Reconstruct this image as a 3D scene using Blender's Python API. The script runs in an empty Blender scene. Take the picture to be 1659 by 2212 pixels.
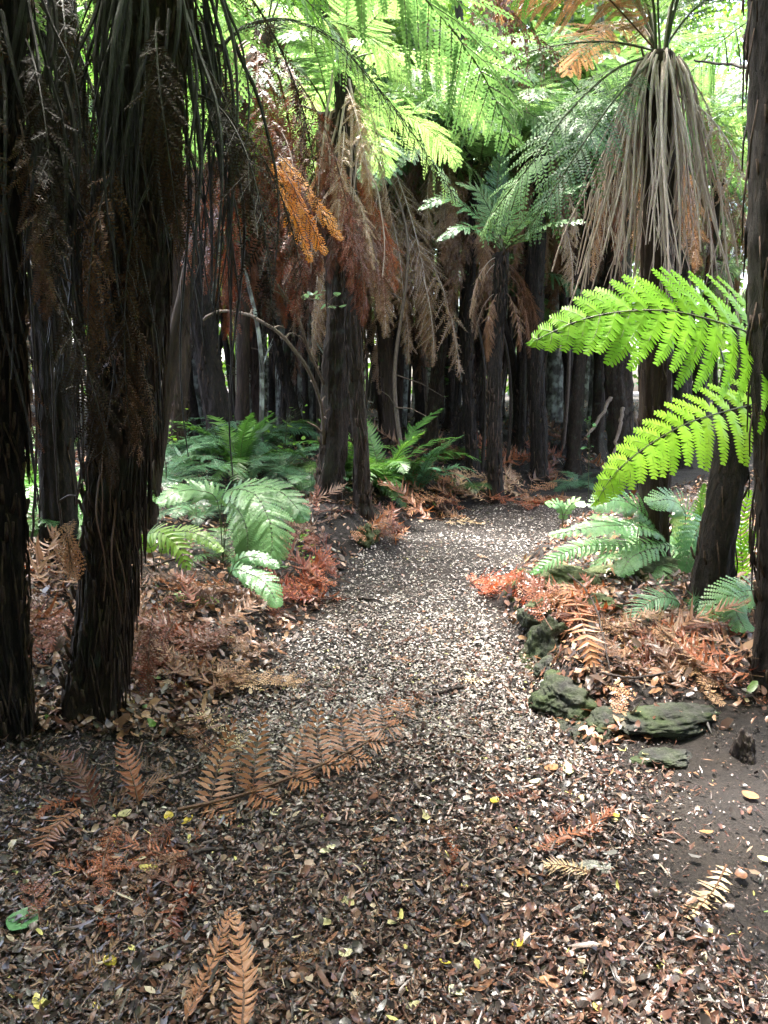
import bpy, math, random
import numpy as np
from mathutils import Vector, Matrix, noise as mnoise

R = math.radians
S = bpy.context.scene
COL = S.collection

# ------------------------------------------------------------------ camera, world, sun, exposure
CAM_H, PITCH, FPX = 1.5, R(8.5), 1703.0
cam_d = bpy.data.cameras.new("camera")
cam = bpy.data.objects.new("camera", cam_d)
COL.objects.link(cam)
cam.location = (0, 0, CAM_H)
cam.rotation_euler = (R(90) - PITCH, 0, 0)
cam_d.sensor_fit = 'VERTICAL'
cam_d.angle = 2 * math.atan(1106 / FPX)
cam_d.clip_start = 0.05
cam_d.clip_end = 400
S.camera = cam

W = bpy.data.worlds.new("World")
S.world = W
W.use_nodes = True
nt = W.node_tree
bg = nt.nodes["Background"]
sky = nt.nodes.new("ShaderNodeTexSky")
sky.sky_type = 'NISHITA'
sky.sun_disc = False
SUN_EL, SUN_ROT = R(76), R(-20)
sky.sun_elevation = SUN_EL
sky.sun_rotation = SUN_ROT
sky.air_density = 0.7
sky.dust_density = 6.0
sky.ozone_density = 0.6
nt.links.new(sky.outputs[0], bg.inputs[0])
bg.inputs[1].default_value = 0.15

sd = bpy.data.lights.new("sun", 'SUN')
sun = bpy.data.objects.new("sun", sd)
COL.objects.link(sun)
sd.energy = 2.0
sd.angle = R(12)
sd.color = (1.0, 0.97, 0.92)
sdir = Vector((math.sin(SUN_ROT) * math.cos(SUN_EL), math.cos(SUN_ROT) * math.cos(SUN_EL), math.sin(SUN_EL)))
sun.rotation_euler = sdir.to_track_quat('Z', 'Y').to_euler()

S.view_settings.view_transform = 'Standard'
S.view_settings.look = 'None'
S.view_settings.gamma = 1
S.view_settings.exposure = 3.8
S.render.engine = 'CYCLES'
S.cycles.max_bounces = 6
S.cycles.diffuse_bounces = 4
S.cycles.glossy_bounces = 2
S.cycles.transmission_bounces = 4
S.cycles.transparent_max_bounces = 4
S.cycles.sample_clamp_indirect = 4
S.cycles.use_denoising = True

# ------------------------------------------------------------------ terrain height and picking points
def sm(a, b, x):
    t = np.clip((x - a) / (b - a), 0, 1)
    return t * t * (3 - 2 * t)

PY = np.array([-6, 0, 3.8, 5.6, 6.8, 8.0, 9.0, 10.2, 12.0, 15.0, 30.0])
PX = np.array([0.0, 0.0, 0.05, 0.18, 0.5, 1.05, 1.8, 2.9, 4.6, 7.5, 20.0])

def xc(y):
    return np.interp(y, PY, PX)

def hw(y):
    return np.interp(y, [0, 3, 5.5, 8, 10, 14], [0.95, 0.8, 0.62, 0.85, 1.1, 1.5])

def H(x, y):
    x = np.asarray(x, float); y = np.asarray(y, float)
    d = x - xc(y)
    w = hw(y)
    left = np.clip(-d - w, 0, None)
    right = np.clip(d - w, 0, None)
    z = 0.052 * np.clip(y - 6, 0, 14) + 0.012 * np.clip(y - 20, 0, 60)
    z = z + 0.42 * sm(0, 2.6, left) * sm(-1, 4.5, y) + 0.10 * sm(0, .35, left) * sm(3, 5, y)
    z = z + 0.22 * sm(0, 0.28, right + .06 * np.sin(y * 7)) * sm(2.9, 4.0, y)
    z = z + .26 * np.exp(-((x + .22) / .28) ** 2 - ((y - 7.15) / .4) ** 2) + .2 * np.exp(-((x + .65) / .35) ** 2 - ((y - 7.3) / .5) ** 2) + 0.12 * sm(0.2, 2.5, right)
    z = z + 0.03 * np.sin(x * 2.3 + 1.1 * y) * np.sin(y * 1.7 - x) * sm(0, .6, left + right)
    z = z + 0.012 * np.sin(x * 5.1 + y * 2.0) * np.sin(y * 4.3)
    z = z + 0.006 * np.sin(x * 13 + y * 4.0) * np.sin(y * 11.3 - x * 3)
    return z

def h(x, y):
    return float(H(x, y))

FW = Vector((0, math.cos(PITCH), -math.sin(PITCH)))
UP = Vector((0, math.sin(PITCH), math.cos(PITCH)))
RT = Vector((1, 0, 0))
CP = Vector((0, 0, CAM_H))

def ray(u, v):
    return FW + RT * ((u - 829.5) / FPX) + UP * ((1106 - v) / FPX)

def P(u, v, Y):
    r = ray(u, v)
    return CP + r * (Y / r.y)

def G(u, v, lift=0.0):
    r = ray(u, v)
    t = 0.8
    while t < 60:
        p = CP + r * t
        if p.z <= h(p.x, p.y):
            break
        t += 0.02
    p.z = h(p.x, p.y) + lift
    return p

def B(u, Y, lift=0.0):
    """ground point at picture column u and distance Y"""
    x = (u - 829.5) / FPX * Y * 1.01
    return Vector((x, Y, h(x, Y) + lift))

# ------------------------------------------------------------------ materials
def newmat(name):
    m = bpy.data.materials.new(name)
    m.use_nodes = True
    n = m.node_tree.nodes
    for x in list(n):
        n.remove(x)
    out = n.new("ShaderNodeOutputMaterial")
    return m, n, m.node_tree.links, out

def ramp(n, stops, interp='LINEAR'):
    r = n.new("ShaderNodeValToRGB")
    r.color_ramp.interpolation = interp
    e = r.color_ramp.elements
    while len(e) > 1:
        e.remove(e[-1])
    e[0].position = stops[0][0]; e[0].color = (*stops[0][1], 1)
    for p, c in stops[1:]:
        k = e.new(p); k.color = (*c, 1)
    return r

def leafmat(name, stops, trans=0.4, rough=0.42, tint=(1.25, 1.2, .75), src='random', spec=.5, nscale=7.0):
    m, n, l, out = newmat(name)
    if src == 'random':
        a = n.new("ShaderNodeObjectInfo"); rnd = a.outputs['Random']
    else:
        a = n.new("ShaderNodeNewGeometry"); rnd = a.outputs['Random Per Island']
    tc = n.new("ShaderNodeTexCoord")
    nz = n.new("ShaderNodeTexNoise"); nz.inputs['Scale'].default_value = nscale; nz.inputs['Detail'].default_value = 3
    l.new(tc.outputs['Object'], nz.inputs['Vector'])
    mx = n.new("ShaderNodeMath"); mx.operation = 'MULTIPLY_ADD'
    l.new(nz.outputs['Fac'], mx.inputs[0]); mx.inputs[1].default_value = 0.9
    if src == 'random':
        sc = n.new("ShaderNodeMath"); sc.operation = 'MULTIPLY_ADD'; l.new(rnd, sc.inputs[0]); sc.inputs[1].default_value = .6; sc.inputs[2].default_value = -.25
        l.new(sc.outputs[0], mx.inputs[2])
        fac = mx.outputs[0]
    else:
        fac = rnd
    r = ramp(n, stops, 'LINEAR' if src == 'random' else 'CONSTANT')
    l.new(fac, r.inputs[0])
    p = n.new("ShaderNodeBsdfPrincipled")
    p.inputs['Roughness'].default_value = rough
    p.inputs['Specular IOR Level'].default_value = spec
    l.new(r.outputs[0], p.inputs['Base Color'])
    if trans > 0:
        t = n.new("ShaderNodeBsdfTranslucent")
        mc = n.new("ShaderNodeVectorMath"); mc.operation = 'MULTIPLY'
        l.new(r.outputs[0], mc.inputs[0]); mc.inputs[1].default_value = tint
        l.new(mc.outputs[0], t.inputs['Color'])
        ms = n.new("ShaderNodeMixShader"); ms.inputs[0].default_value = trans
        l.new(p.outputs[0], ms.inputs[1]); l.new(t.outputs[0], ms.inputs[2])
        l.new(ms.outputs[0], out.inputs[0])
    else:
        l.new(p.outputs[0], out.inputs[0])
    return m

def barkmat(name, c1, c2, c3, sx=9, sz=1.2, bump=.6, rough=.75, moss=0.0, mosscol=(.03, .055, .012), lichen=0.0, lichencol=(.42, .44, .38)):
    m, n, l, out = newmat(name)
    tc = n.new("ShaderNodeTexCoord")
    mp = n.new("ShaderNodeMapping"); mp.inputs['Scale'].default_value = (sx, sx, sz)
    l.new(tc.outputs['Object'], mp.inputs[0])
    nz = n.new("ShaderNodeTexNoise"); nz.inputs['Scale'].default_value = 3.2; nz.inputs['Detail'].default_value = 7; nz.inputs['Roughness'].default_value = .7
    l.new(mp.outputs[0], nz.inputs['Vector'])
    r = ramp(n, [(.3, c1), (.52, c2), (.75, c3)])
    l.new(nz.outputs['Fac'], r.inputs[0])
    col = r.outputs[0]
    def over(col, amount, colour, scale, seed):
        n2 = n.new("ShaderNodeTexNoise"); n2.inputs['Scale'].default_value = scale; n2.inputs['Detail'].default_value = 6
        n2.noise_dimensions = '4D'; n2.inputs['W'].default_value = seed
        l.new(tc.outputs['Object'], n2.inputs['Vector'])
        r2 = ramp(n, [(1 - amount - .12, (0, 0, 0)), (1 - amount + .05, (1, 1, 1))])
        l.new(n2.outputs['Fac'], r2.inputs[0])
        mx = n.new("ShaderNodeMix"); mx.data_type = 'RGBA'
        l.new(r2.outputs[0], mx.inputs[0]); l.new(col, mx.inputs[6]); mx.inputs[7].default_value = (*colour, 1)
        return mx.outputs[2]
    if moss: col = over(col, moss, mosscol, 5.0, 3.1)
    if lichen: col = over(col, lichen, lichencol, 9.0, 8.7)
    p = n.new("ShaderNodeBsdfPrincipled")
    p.inputs['Roughness'].default_value = rough
    p.inputs['Specular IOR Level'].default_value = .3
    l.new(col, p.inputs['Base Color'])
    b = n.new("ShaderNodeBump"); b.inputs['Strength'].default_value = bump; b.inputs['Distance'].default_value = .03
    l.new(nz.outputs['Fac'], b.inputs['Height']); l.new(b.outputs[0], p.inputs['Normal'])
    l.new(p.outputs[0], out.inputs[0])
    return m

M = {}
M['green'] = leafmat('fern_green', [(.2, (.035, .10, .022)), (.5, (.07, .18, .035)), (.8, (.13, .28, .05))], .45)
M['canopy'] = leafmat('canopy_fern_green', [(.2, (.065, .145, .06)), (.5, (.125, .24, .095)), (.8, (.24, .38, .17))], .5, .36)
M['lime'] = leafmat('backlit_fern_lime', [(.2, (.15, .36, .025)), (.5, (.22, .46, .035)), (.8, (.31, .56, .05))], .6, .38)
M['blue'] = leafmat('fern_blue_green', [(.2, (.045, .12, .07)), (.5, (.08, .19, .10)), (.8, (.12, .27, .13))], .3, .34)
M['pale'] = leafmat('fern_pale_green', [(.2, (.06, .17, .062)), (.5, (.115, .26, .095)), (.8, (.19, .36, .14))], .3, .32)
M['rust'] = leafmat('dead_frond_rust', [(.2, (.08, .026, .015)), (.5, (.165, .048, .023)), (.8, (.29, .10, .042))], .3, .4, (1.3, .8, .5))
M['brown'] = leafmat('dead_frond_brown', [(.2, (.07, .035, .02)), (.5, (.16, .08, .042)), (.8, (.28, .15, .08))], .25, .45, (1.3, .9, .6))
M['dark_dead'] = leafmat('dead_frond_dark', [(.2, (.02, .012, .008)), (.5, (.05, .028, .016)), (.8, (.12, .062, .034))], .15, .6, spec=.15)
M['lit_orange'] = leafmat('dead_frond_lit_orange', [(.2, (.45, .15, .02)), (.5, (.6, .24, .03)), (.8, (.7, .34, .06))], .5, .4, (1.2, .9, .5))
M['orange'] = leafmat('dead_frond_orange', [(.2, (.20, .08, .035)), (.5, (.34, .155, .075)), (.8, (.48, .26, .14))], .35, .42, (1.3, .8, .4))
M['tan'] = leafmat('dead_frond_tan', [(.2, (.22, .13, .07)), (.5, (.36, .22, .12)), (.8, (.5, .34, .2))], .2, .42, (1.2, .95, .7))
M['cream'] = leafmat('dead_frond_cream', [(.2, (.34, .24, .13)), (.5, (.5, .38, .22)), (.8, (.62, .5, .32))], .2, .42, (1.1, .95, .7))
M['stem'] = barkmat('frond_stalk_dark', (.010, .008, .006), (.024, .018, .012), (.05, .036, .025), 30, 4, .3, .5)
M['gstem'] = barkmat('frond_stalk_green', (.03, .045, .015), (.06, .07, .025), (.09, .08, .03), 30, 4, .3, .45)
M['bstem'] = barkmat('frond_stalk_brown', (.05, .025, .012), (.11, .055, .03), (.18, .1, .06), 30, 4, .3, .5)
M['tstem'] = barkmat('stalk_weathered_tan', (.28, .20, .165), (.5, .39, .335), (.7, .6, .54), 30, 3, .4, .6)
M['wstem'] = barkmat('stalk_weathered_grey', (.012, .010, .011), (.04, .034, .034), (.11, .095, .095), 30, 3, .4, .55)
M['trunk'] = barkmat('fern_trunk_black', (.005, .004, .003), (.017, .012, .009), (.06, .038, .024), 16, 4.5, 1.0, .8)
M['trunkm'] = barkmat('fern_trunk_mossy', (.009, .006, .004), (.03, .019, .012), (.09, .054, .034), 16, 4.5, 1.0, .75, moss=.32, mosscol=(.035, .042, .02), lichen=.3, lichencol=(.07, .075, .06))
M['fibre'] = barkmat('root_fibre_brown', (.02, .013, .009), (.055, .034, .022), (.13, .08, .052), 30, 8, .5, .8)
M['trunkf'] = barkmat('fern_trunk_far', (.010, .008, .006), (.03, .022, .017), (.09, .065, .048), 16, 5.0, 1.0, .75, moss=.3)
M['trunkb'] = barkmat('fern_trunk_brown', (.014, .009, .006), (.04, .024, .015), (.10, .06, .038), 12, 1.4, 1.0, .75, moss=.25)
M['pale_bark'] = barkmat('pale_bark_lichen', (.05, .045, .04), (.13, .12, .105), (.24, .23, .2), 6, 1.5, .7, .75, moss=.3, lichen=.42)
M['rock'] = barkmat('mossy_rock', (.014, .014, .012), (.034, .034, .029), (.085, .085, .075), 5, 5, 1.0, .75, moss=.5, mosscol=(.038, .056, .018))
M['mossg'] = barkmat('moss_mound', (.03, .035, .015), (.07, .085, .035), (.16, .18, .10), 8, 8, 1.0, .85, moss=.4, mosscol=(.10, .13, .05))
M['mossv'] = barkmat('verge_moss', (.012, .011, .008), (.03, .034, .016), (.07, .08, .035), 10, 10, 1.0, .85, moss=.5, mosscol=(.04, .055, .015))
M['wood'] = barkmat('stick_dark', (.012, .009, .008), (.035, .025, .02), (.08, .06, .05), 25, 6, .5, .5)
M['wood2'] = barkmat('stick_brown', (.06, .04, .03), (.13, .095, .07), (.24, .18, .14), 25, 6, .5, .55)
M['crown'] = leafmat('forest_crown_leaf', [(0, (.05, .11, .02)), (.35, (.09, .19, .03)), (.7, (.14, .27, .05)), (.9, (.2, .33, .07))], .5, src='island')
M['darkleaf'] = leafmat('shading_leaf_dark', [(0, (.03, .035, .018)), (.4, (.05, .05, .028)), (.8, (.06, .045, .03))], .15, src='island')  # dulled and darkened to let less green light onto the litter
M['redrust'] = leafmat('dead_frond_red', [(.2, (.15, .034, .016)), (.5, (.30, .07, .028)), (.8, (.44, .14, .055))], .3, .4, (1.3, .8, .5))
M['sprig'] = leafmat('seedling_leaf', [(.2, (.10, .22, .03)), (.5, (.17, .34, .05)), (.8, (.26, .42, .07))], .4, .35)
M['mint'] = leafmat('sprig_leaf', [(.2, (.16, .3, .2)), (.5, (.24, .42, .28)), (.8, (.34, .5, .34))], .4, .3)
M['yleaf'] = leafmat('yellow_leaf', [(.2, (.40, .30, .03)), (.5, (.58, .46, .06)), (.8, (.66, .58, .16))], .25, .35, nscale=60)
M['pleaf'] = leafmat('pale_leaf', [(.2, (.36, .33, .16)), (.5, (.52, .48, .27)), (.8, (.62, .6, .4))], .25, .35, nscale=60)
M['gleaf'] = leafmat('green_leaf', [(.2, (.10, .24, .10)), (.5, (.16, .34, .15)), (.8, (.22, .42, .2))], .2, .35, nscale=60)
M['bleaf'] = leafmat('brown_leaf', [(.2, (.12, .055, .03)), (.5, (.25, .12, .055)), (.8, (.38, .2, .09))], .15, .35, nscale=60)
M['fungus'] = leafmat('pale_bud', [(.2, (.6, .6, .5)), (.8, (.75, .72, .6))], .1, .5)
M['litter'] = leafmat('litter_brown', [(0, (.018, .011, .009)), (.22, (.042, .020, .014)), (.44, (.08, .034, .022)), (.58, (.045, .032, .027)), (.72, (.11, .048, .029)), (.82, (.15, .085, .055)),
                                      (.91, (.21, .145, .10)), (.95, (.11, .105, .10)), (.98, (.34, .28, .2)), (.995, (.42, .38, .12))], 0, .36, src='island', spec=.5)
M['litterb'] = leafmat('litter_bank', [(0, (.05, .026, .017)), (.2, (.10, .042, .024)), (.4, (.16, .07, .036)), (.55, (.08, .05, .036)), (.68, (.22, .11, .055)),
                                      (.82, (.30, .18, .10)), (.92, (.13, .12, .10)), (.965, (.40, .31, .2)), (.992, (.10, .18, .04))], .1, .35, src='island', spec=.5)
M['chips'] = leafmat('litter_path', [(0, (.06, .05, .044)), (.16, (.13, .11, .097)), (.34, (.19, .16, .14)), (.5, (.26, .235, .21)), (.66, (.33, .305, .275)),
                                     (.82, (.34, .32, .285)), (.9, (.17, .085, .05)), (.965, (.44, .41, .37)), (.992, (.4, .4, .14))], 0, .36, src='island', spec=.5)

# ground soil
m, n, l, out = newmat('soil'); M['soil'] = m
tc = n.new("ShaderNodeTexCoord")
n1 = n.new("ShaderNodeTexNoise"); n1.inputs['Scale'].default_value = 1.3; n1.inputs['Detail'].default_value = 4
n2 = n.new("ShaderNodeTexNoise"); n2.inputs['Scale'].default_value = 45; n2.inputs['Detail'].default_value = 6; n2.inputs['Roughness'].default_value = .75
l.new(tc.outputs['Object'], n1.inputs['Vector']); l.new(tc.outputs['Object'], n2.inputs['Vector'])
r1 = ramp(n, [(.35, (.014, .011, .009)), (.55, (.022, .0165, .0135)), (.75, (.032, .024, .018))])
r2 = ramp(n, [(.3, (.45, .45, .45)), (.6, (1.0, 1.0, 1.0)), (.78, (2.0, 1.9, 1.8))])
l.new(n1.outputs['Fac'], r1.inputs[0]); l.new(n2.outputs['Fac'], r2.inputs[0])
mm = n.new("ShaderNodeVectorMath"); mm.operation = 'MULTIPLY'
l.new(r1.outputs[0], mm.inputs[0]); l.new(r2.outputs[0], mm.inputs[1])
p = n.new("ShaderNodeBsdfPrincipled"); p.inputs['Roughness'].default_value = .75; p.inputs['Specular IOR Level'].default_value = .3
l.new(mm.outputs[0], p.inputs['Base Color'])
b = n.new("ShaderNodeBump"); b.inputs['Strength'].default_value = .9; b.inputs['Distance'].default_value = .02
l.new(n2.outputs['Fac'], b.inputs['Height']); l.new(b.outputs[0], p.inputs['Normal']); l.new(p.outputs[0], out.inputs[0])

# ------------------------------------------------------------------ mesh helpers
class MB:
    def __init__(s):
        s.v = []; s.f = []; s.m = []
    def tube(s, pts, rad, sides=6, mat=0, cap=True):
        k = len(pts); base = len(s.v)
        ref = Vector((0, 0, 1))
        t0 = (pts[1] - pts[0]).normalized()
        if abs(t0.dot(ref)) > .9: ref = Vector((1, 0, 0))
        for i in range(k):
            t = (pts[min(i + 1, k - 1)] - pts[max(i - 1, 0)])
            t = t.normalized() if t.length > 1e-9 else t0
            a = ref.cross(t)
            a = a.normalized() if a.length > 1e-6 else Vector((1, 0, 0))
            bb = t.cross(a).normalized(); ref = bb if abs(bb.dot(t)) < .5 else ref
            ref = t.cross(a)
            r = rad[i] if hasattr(rad, '__len__') else rad
            for j in range(sides):
                an = 2 * math.pi * j / sides
                s.v.append(pts[i] + (a * math.cos(an) + bb * math.sin(an)) * r)
        for i in range(k - 1):
            for j in range(sides):
                j2 = (j + 1) % sides
                s.f.append((base + i * sides + j, base + i * sides + j2, base + (i + 1) * sides + j2, base + (i + 1) * sides + j)); s.m.append(mat)
        if cap:
            s.f.append(tuple(base + j for j in reversed(range(sides)))); s.m.append(mat)
            s.f.append(tuple(base + (k - 1) * sides + j for j in range(sides))); s.m.append(mat)
    def face(s, vs, mat=0):
        b0 = len(s.v); s.v.extend(vs); s.f.append(tuple(range(b0, b0 + len(vs)))); s.m.append(mat)
    def mesh(s, name, mats, smooth=False):
        me = bpy.data.meshes.new(name)
        me.from_pydata([tuple(x) for x in s.v], [], s.f)
        for x in mats: me.materials.append(x)
        me.polygons.foreach_set('material_index', s.m)
        if smooth: me.polygons.foreach_set('use_smooth', [True] * len(me.polygons))
        me.update()
        return me

def link(name, data, parent=None, loc=None, rot=None, scale=None):
    o = bpy.data.objects.new(name, data)
    COL.objects.link(o)
    if parent: o.parent = parent
    if loc is not None: o.location = loc
    if rot is not None: o.rotation_euler = rot
    if scale is not None: o.scale = (scale,) * 3 if not hasattr(scale, '__len__') else scale
    return o

def tag(o, label, cat, group=None):
    o['label'] = label; o['category'] = cat
    if group: o['group'] = group
    return o

def thing(name, label, cat, loc, group=None, rz=0):
    o = bpy.data.objects.new(name, None); COL.objects.link(o)
    o.location = loc; o.rotation_euler = (0, 0, rz); o.empty_display_size = .1
    return tag(o, label, cat, group)

def copy_thing(root, loc, rz=0, scale=1.0, label=None, group=None):
    r = root.copy(); COL.objects.link(r); r.location = loc; r.rotation_euler = (0, 0, rz); r.scale = (scale,) * 3
    if label: r['label'] = label
    if group: r['group'] = group
    for ch in list(root.children):
        c = ch.copy(); COL.objects.link(c); c.parent = r
    return r

def spline(pts, nn):
    """Catmull-Rom through pts, nn samples"""
    k = len(pts)
    if k == 2:
        return [pts[0].lerp(pts[1], i / (nn - 1)) for i in range(nn)]
    out = []
    for i in range(nn):
        t = i / (nn - 1) * (k - 1)
        j = min(int(t), k - 2); f = t - j
        p0 = pts[max(j - 1, 0)]; p1 = pts[j]; p2 = pts[j + 1]; p3 = pts[min(j + 2, k - 1)]
        out.append(.5 * ((2 * p1) + (p2 - p0) * f + (2 * p0 - 5 * p1 + 4 * p2 - p3) * f * f + (3 * p1 - p0 - 3 * p2 + p3) * f ** 3))
    return out

def frond(name, pts, up, Wd, npin, npl, mats, stipe=.15, sweep=25, droop=.25, tipsweep=.15, sag=0.0, rng=None, jit=.05,
          miss=0.0, rr=.006, plr=.92, wmul=(1, 1), shape='lance', curl=0.0, dense=.85, fold=0.0, ptap=0.0, hi=False):
    """a fern frond along pts. pinnae of length up to Wd on both sides, each with npl pairs of pinnules (0: one undivided leaflet)"""
    rng = rng or random.Random(1)
    N = 48
    c = spline(pts, N)
    mb = MB()
    L = sum((c[i + 1] - c[i]).length for i in range(N - 1))
    mb.tube(c[::2] + [c[-1]], [rr * (1 - .8 * i / 24) for i in range(25)], 5, 1, False)
    step = L * (1 - stipe) / npin
    def at(t):
        x = t * (N - 1); i = min(int(x), N - 2); f = x - i
        return c[i].lerp(c[i + 1], f), (c[i + 1] - c[i]).normalized()
    for i in range(npin):
        tt = (i + .5) / npin
        t = stipe + (1 - stipe) * tt
        if shape == 'lance': wd = (math.sin(math.pi * (tt * .86 + .12))) ** .75
        elif shape == 'tri': wd = min(1, tt / .15 + .55) * (1 - tt) ** .8
        else: wd = min(1, .35 + tt * 2.2) * (1 - tt ** 4) ** .9
        pos, T = at(t)
        side0 = T.cross(up)
        if side0.length < 1e-3: side0 = Vector((0, 1, 0))
        side0.normalize()
        nrm = side0.cross(T).normalized()
        for sgn in (-1, 1):
            if rng.random() < miss: continue
            ln = Wd * wd * rng.uniform(1 - jit * 2, 1 + jit) * (wmul[0] if sgn < 0 else wmul[1])
            if ln < .004: continue
            sw = R(sweep + rng.gauss(0, 60 * jit) + 18 * tt)
            d = (side0 * sgn * math.cos(sw) + T * math.sin(sw) + nrm * (fold + rng.gauss(0, jit * 3))).normalized()
            dr = droop * rng.uniform(.7, 1.3)
            cu = curl * rng.uniform(.4, 1.4)
            def q(s):
                return pos + d * ln * s + (T * tipsweep - nrm * dr + Vector((0, 0, -sag))) * ln * s * s + nrm * cu * ln * s ** 3
            def qd(s):
                return (d + 2 * s * (T * tipsweep - nrm * dr + Vector((0, 0, -sag))) + 3 * cu * nrm * s * s).normalized()
            if npl == 0:
                K = 4; wid = step * dense * .5
                prev = None
                for k in range(K + 1):
                    s = k / K
                    w = wid * (1 - s ** 2.2) * (.75 + .25 * math.sin(math.pi * min(1, s * 2)))
                    pt = qd(s); bn = pt.cross(nrm).normalized()
                    cc = q(s); a_ = cc + bn * w + nrm * w * .25; b_ = cc - bn * w + nrm * w * .25
                    i0 = len(mb.v); mb.v += [a_, cc, b_]
                    if prev is not None:
                        mb.f.append((prev, i0, i0 + 1, prev + 1)); mb.m.append(0)
                        mb.f.append((prev + 1, i0 + 1, i0 + 2, prev + 2)); mb.m.append(0)
                    prev = i0
            else:
                nn = max(3, int(npl * (ln / Wd) ** .6))
                ws = ln / nn
                # midrib of the pinna
                m0 = [q(0), q(.5), q(1)]
                mb.tube(m0, [rr * .3, rr * .2, rr * .08], 3, 1, False)
                pl0 = step * .5 * plr / max(.5, math.cos(sw))
                for k in range(nn):
                    s = (k + .4) / nn
                    pt = qd(s); bn = pt.cross(nrm).normalized(); n2 = bn.cross(pt)
                    cc = q(s)
                    plen = pl0 * ((1 - s ** 1.6) ** .8 if ptap < .5 else (1 - s) ** (.62 * ptap)) * min(1, .7 + s * 2) + ws * .3
                    for s2 in (-1, 1):
                        dd = (bn * s2 * .93 + pt * .36 + n2 * rng.gauss(-.08 - curl * .3, jit * 2.5)).normalized()
                        ww = ws * dense * .5
                        e1 = cc + dd * plen * .38
                        tip = cc + dd * plen
                        if hi:
                            e2 = cc + dd * plen * .74
                            mb.face([cc - pt * ww, e1 - pt * ww * .98, e2 - pt * ww * .62, tip + pt * ww * .1, e2 + pt * ww * .7, e1 + pt * ww, cc + pt * ww], 0)
                        else:
                            mb.face([cc - pt * ww * .7, e1 - pt * ww, tip, e1 + pt * ww] if s2 > 0 else [cc - pt * ww * .7, e1 + pt * ww, tip, e1 - pt * ww], 0)
        # tip leaflet
    return mb.mesh(name, mats)

def arc(L, a0, a1, pw=1.0, n_=16, sway=0.0):
    """curve in the XZ plane starting at elevation a0 (deg) and ending at a1"""
    p_ = Vector((0, 0, 0)); out = [p_.copy()]
    for i in range(n_):
        t = (i + .5) / n_
        a = R(a0 + (a1 - a0) * t ** pw)
        p_ = p_ + Vector((math.cos(a), sway * math.sin(t * 3), math.sin(a))) * (L / n_)
        out.append(p_.copy())
    return out

UZ = Vector((-0.35, 0, 1)).normalized()
V = {}
def var(key, k, f):
    V[key] = [f(i, random.Random(hash_(key) + i * 7)) for i in range(k)]
def hash_(s_):
    return sum(ord(c_) * (i_ + 1) for i_, c_ in enumerate(s_))

def remat(me, mats):
    c_ = me.copy()
    for i, x in enumerate(mats): c_.materials[i] = x
    return c_

# live tree fern fronds (about 1.9 m), seen from below
var('live', 5, lambda i, r: frond('tree_fern_frond', arc(1.9, 58 - 8 * i, -28 - 9 * i, 1.0, sway=r.uniform(-.1, .1)), UZ, .44, 22, 24, [M['canopy'], M['gstem']], .14, 24, .25, .15, rng=r, rr=.010, jit=.06, plr=.95, dense=1.5, ptap=.7))
V['live_green'] = [remat(x, [M['green'], M['gstem']]) for x in V['live']]
# dead hanging fronds of the skirt
def deadf(i, r):
    c_ = arc(1.35, 20 - 12 * i, -86, .28, sway=r.uniform(-.15, .15))
    return frond('dead_frond', c_, Vector((1, 0, .25)), .24, 26, 16, [M['brown'], M['bstem']], .12, 50, .35, .1, rng=r, jit=.14, miss=.08, rr=.007, curl=.3, fold=-.25, dense=.7, plr=.8)
var('dead', 4, deadf)
V['dead_dark'] = [remat(x, [M['dark_dead'], M['stem']]) for x in V['dead']]
V['dead_rust'] = [remat(x, [M['rust'], M['bstem']]) for x in V['dead']]
V['dead_tan'] = [remat(x, [M['tan'], M['tstem']]) for x in V['dead']]
# dead fronds lying on the ground
def flatf(i, r):
    c_ = [Vector((t_ * .9, .06 * math.sin(t_ * (2 + i)), .02 + .04 * math.sin(t_ * 5 + i))) for t_ in [k / 8 for k in range(9)]]
    if i < 2:
        return frond('fallen_frond', c_, Vector((0, 0, 1)), .23, 12, 9, [M['rust'], M['bstem']], .14, 34, .12, .2, rng=r, jit=.11, miss=.08, rr=.005, curl=.3, dense=1.0, plr=.85, ptap=.7)
    return frond('fallen_frond', c_, Vector((0, 0, 1)), .12 + .015 * i, 20, 0, [M['rust'], M['bstem']], .12, 30, .25, .2, rng=r, jit=.2, miss=.15, rr=.004, curl=.55, dense=.8)
var('flat', 5, flatf)
V['flat_brown'] = [remat(x, [M['brown'], M['bstem']]) for x in V['flat']]
V['flat_tan'] = [remat(x, [M['tan'], M['bstem']]) for x in V['flat']]
V['flat_red'] = [remat(x, [M['redrust'], M['bstem']]) for x in V['flat']]
V['flat_orange'] = [remat(x, [M['orange'], M['bstem']]) for x in V['flat']]
V['flat_cream'] = [remat(x, [M['cream'], M['bstem']]) for x in V['flat']]
# ground ferns
var('gfern', 4, lambda i, r: frond('fern_frond', arc(.85, 74 - 9 * i, -22 - 10 * i, 1.1, sway=r.uniform(-.1, .1)), UZ, .20, 24, 12, [M['blue'], M['gstem']], .12, 20, .15, .1, rng=r, rr=.004))
V['gfern_green'] = [remat(x, [M['green'], M['gstem']]) for x in V['gfern']]
V['gfern_pale'] = [remat(x, [M['pale'], M['gstem']]) for x in V['gfern']]
var('pinn', 4, lambda i, r: frond('fern_frond', arc(.95, 82 - 8 * i, 25 - 28 * i, 1.2, sway=r.uniform(-.1, .1)), UZ, .15, 30, 0, [M['green'], M['gstem']], .1, 18, .1, .12, rng=r, rr=.005, dense=1.0))
V['pinn_blue'] = [remat(x, [M['blue'], M['gstem']]) for x in V['pinn']]
V['pinn_pale'] = [remat(x, [M['pale'], M['gstem']]) for x in V['pinn']]

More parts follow.
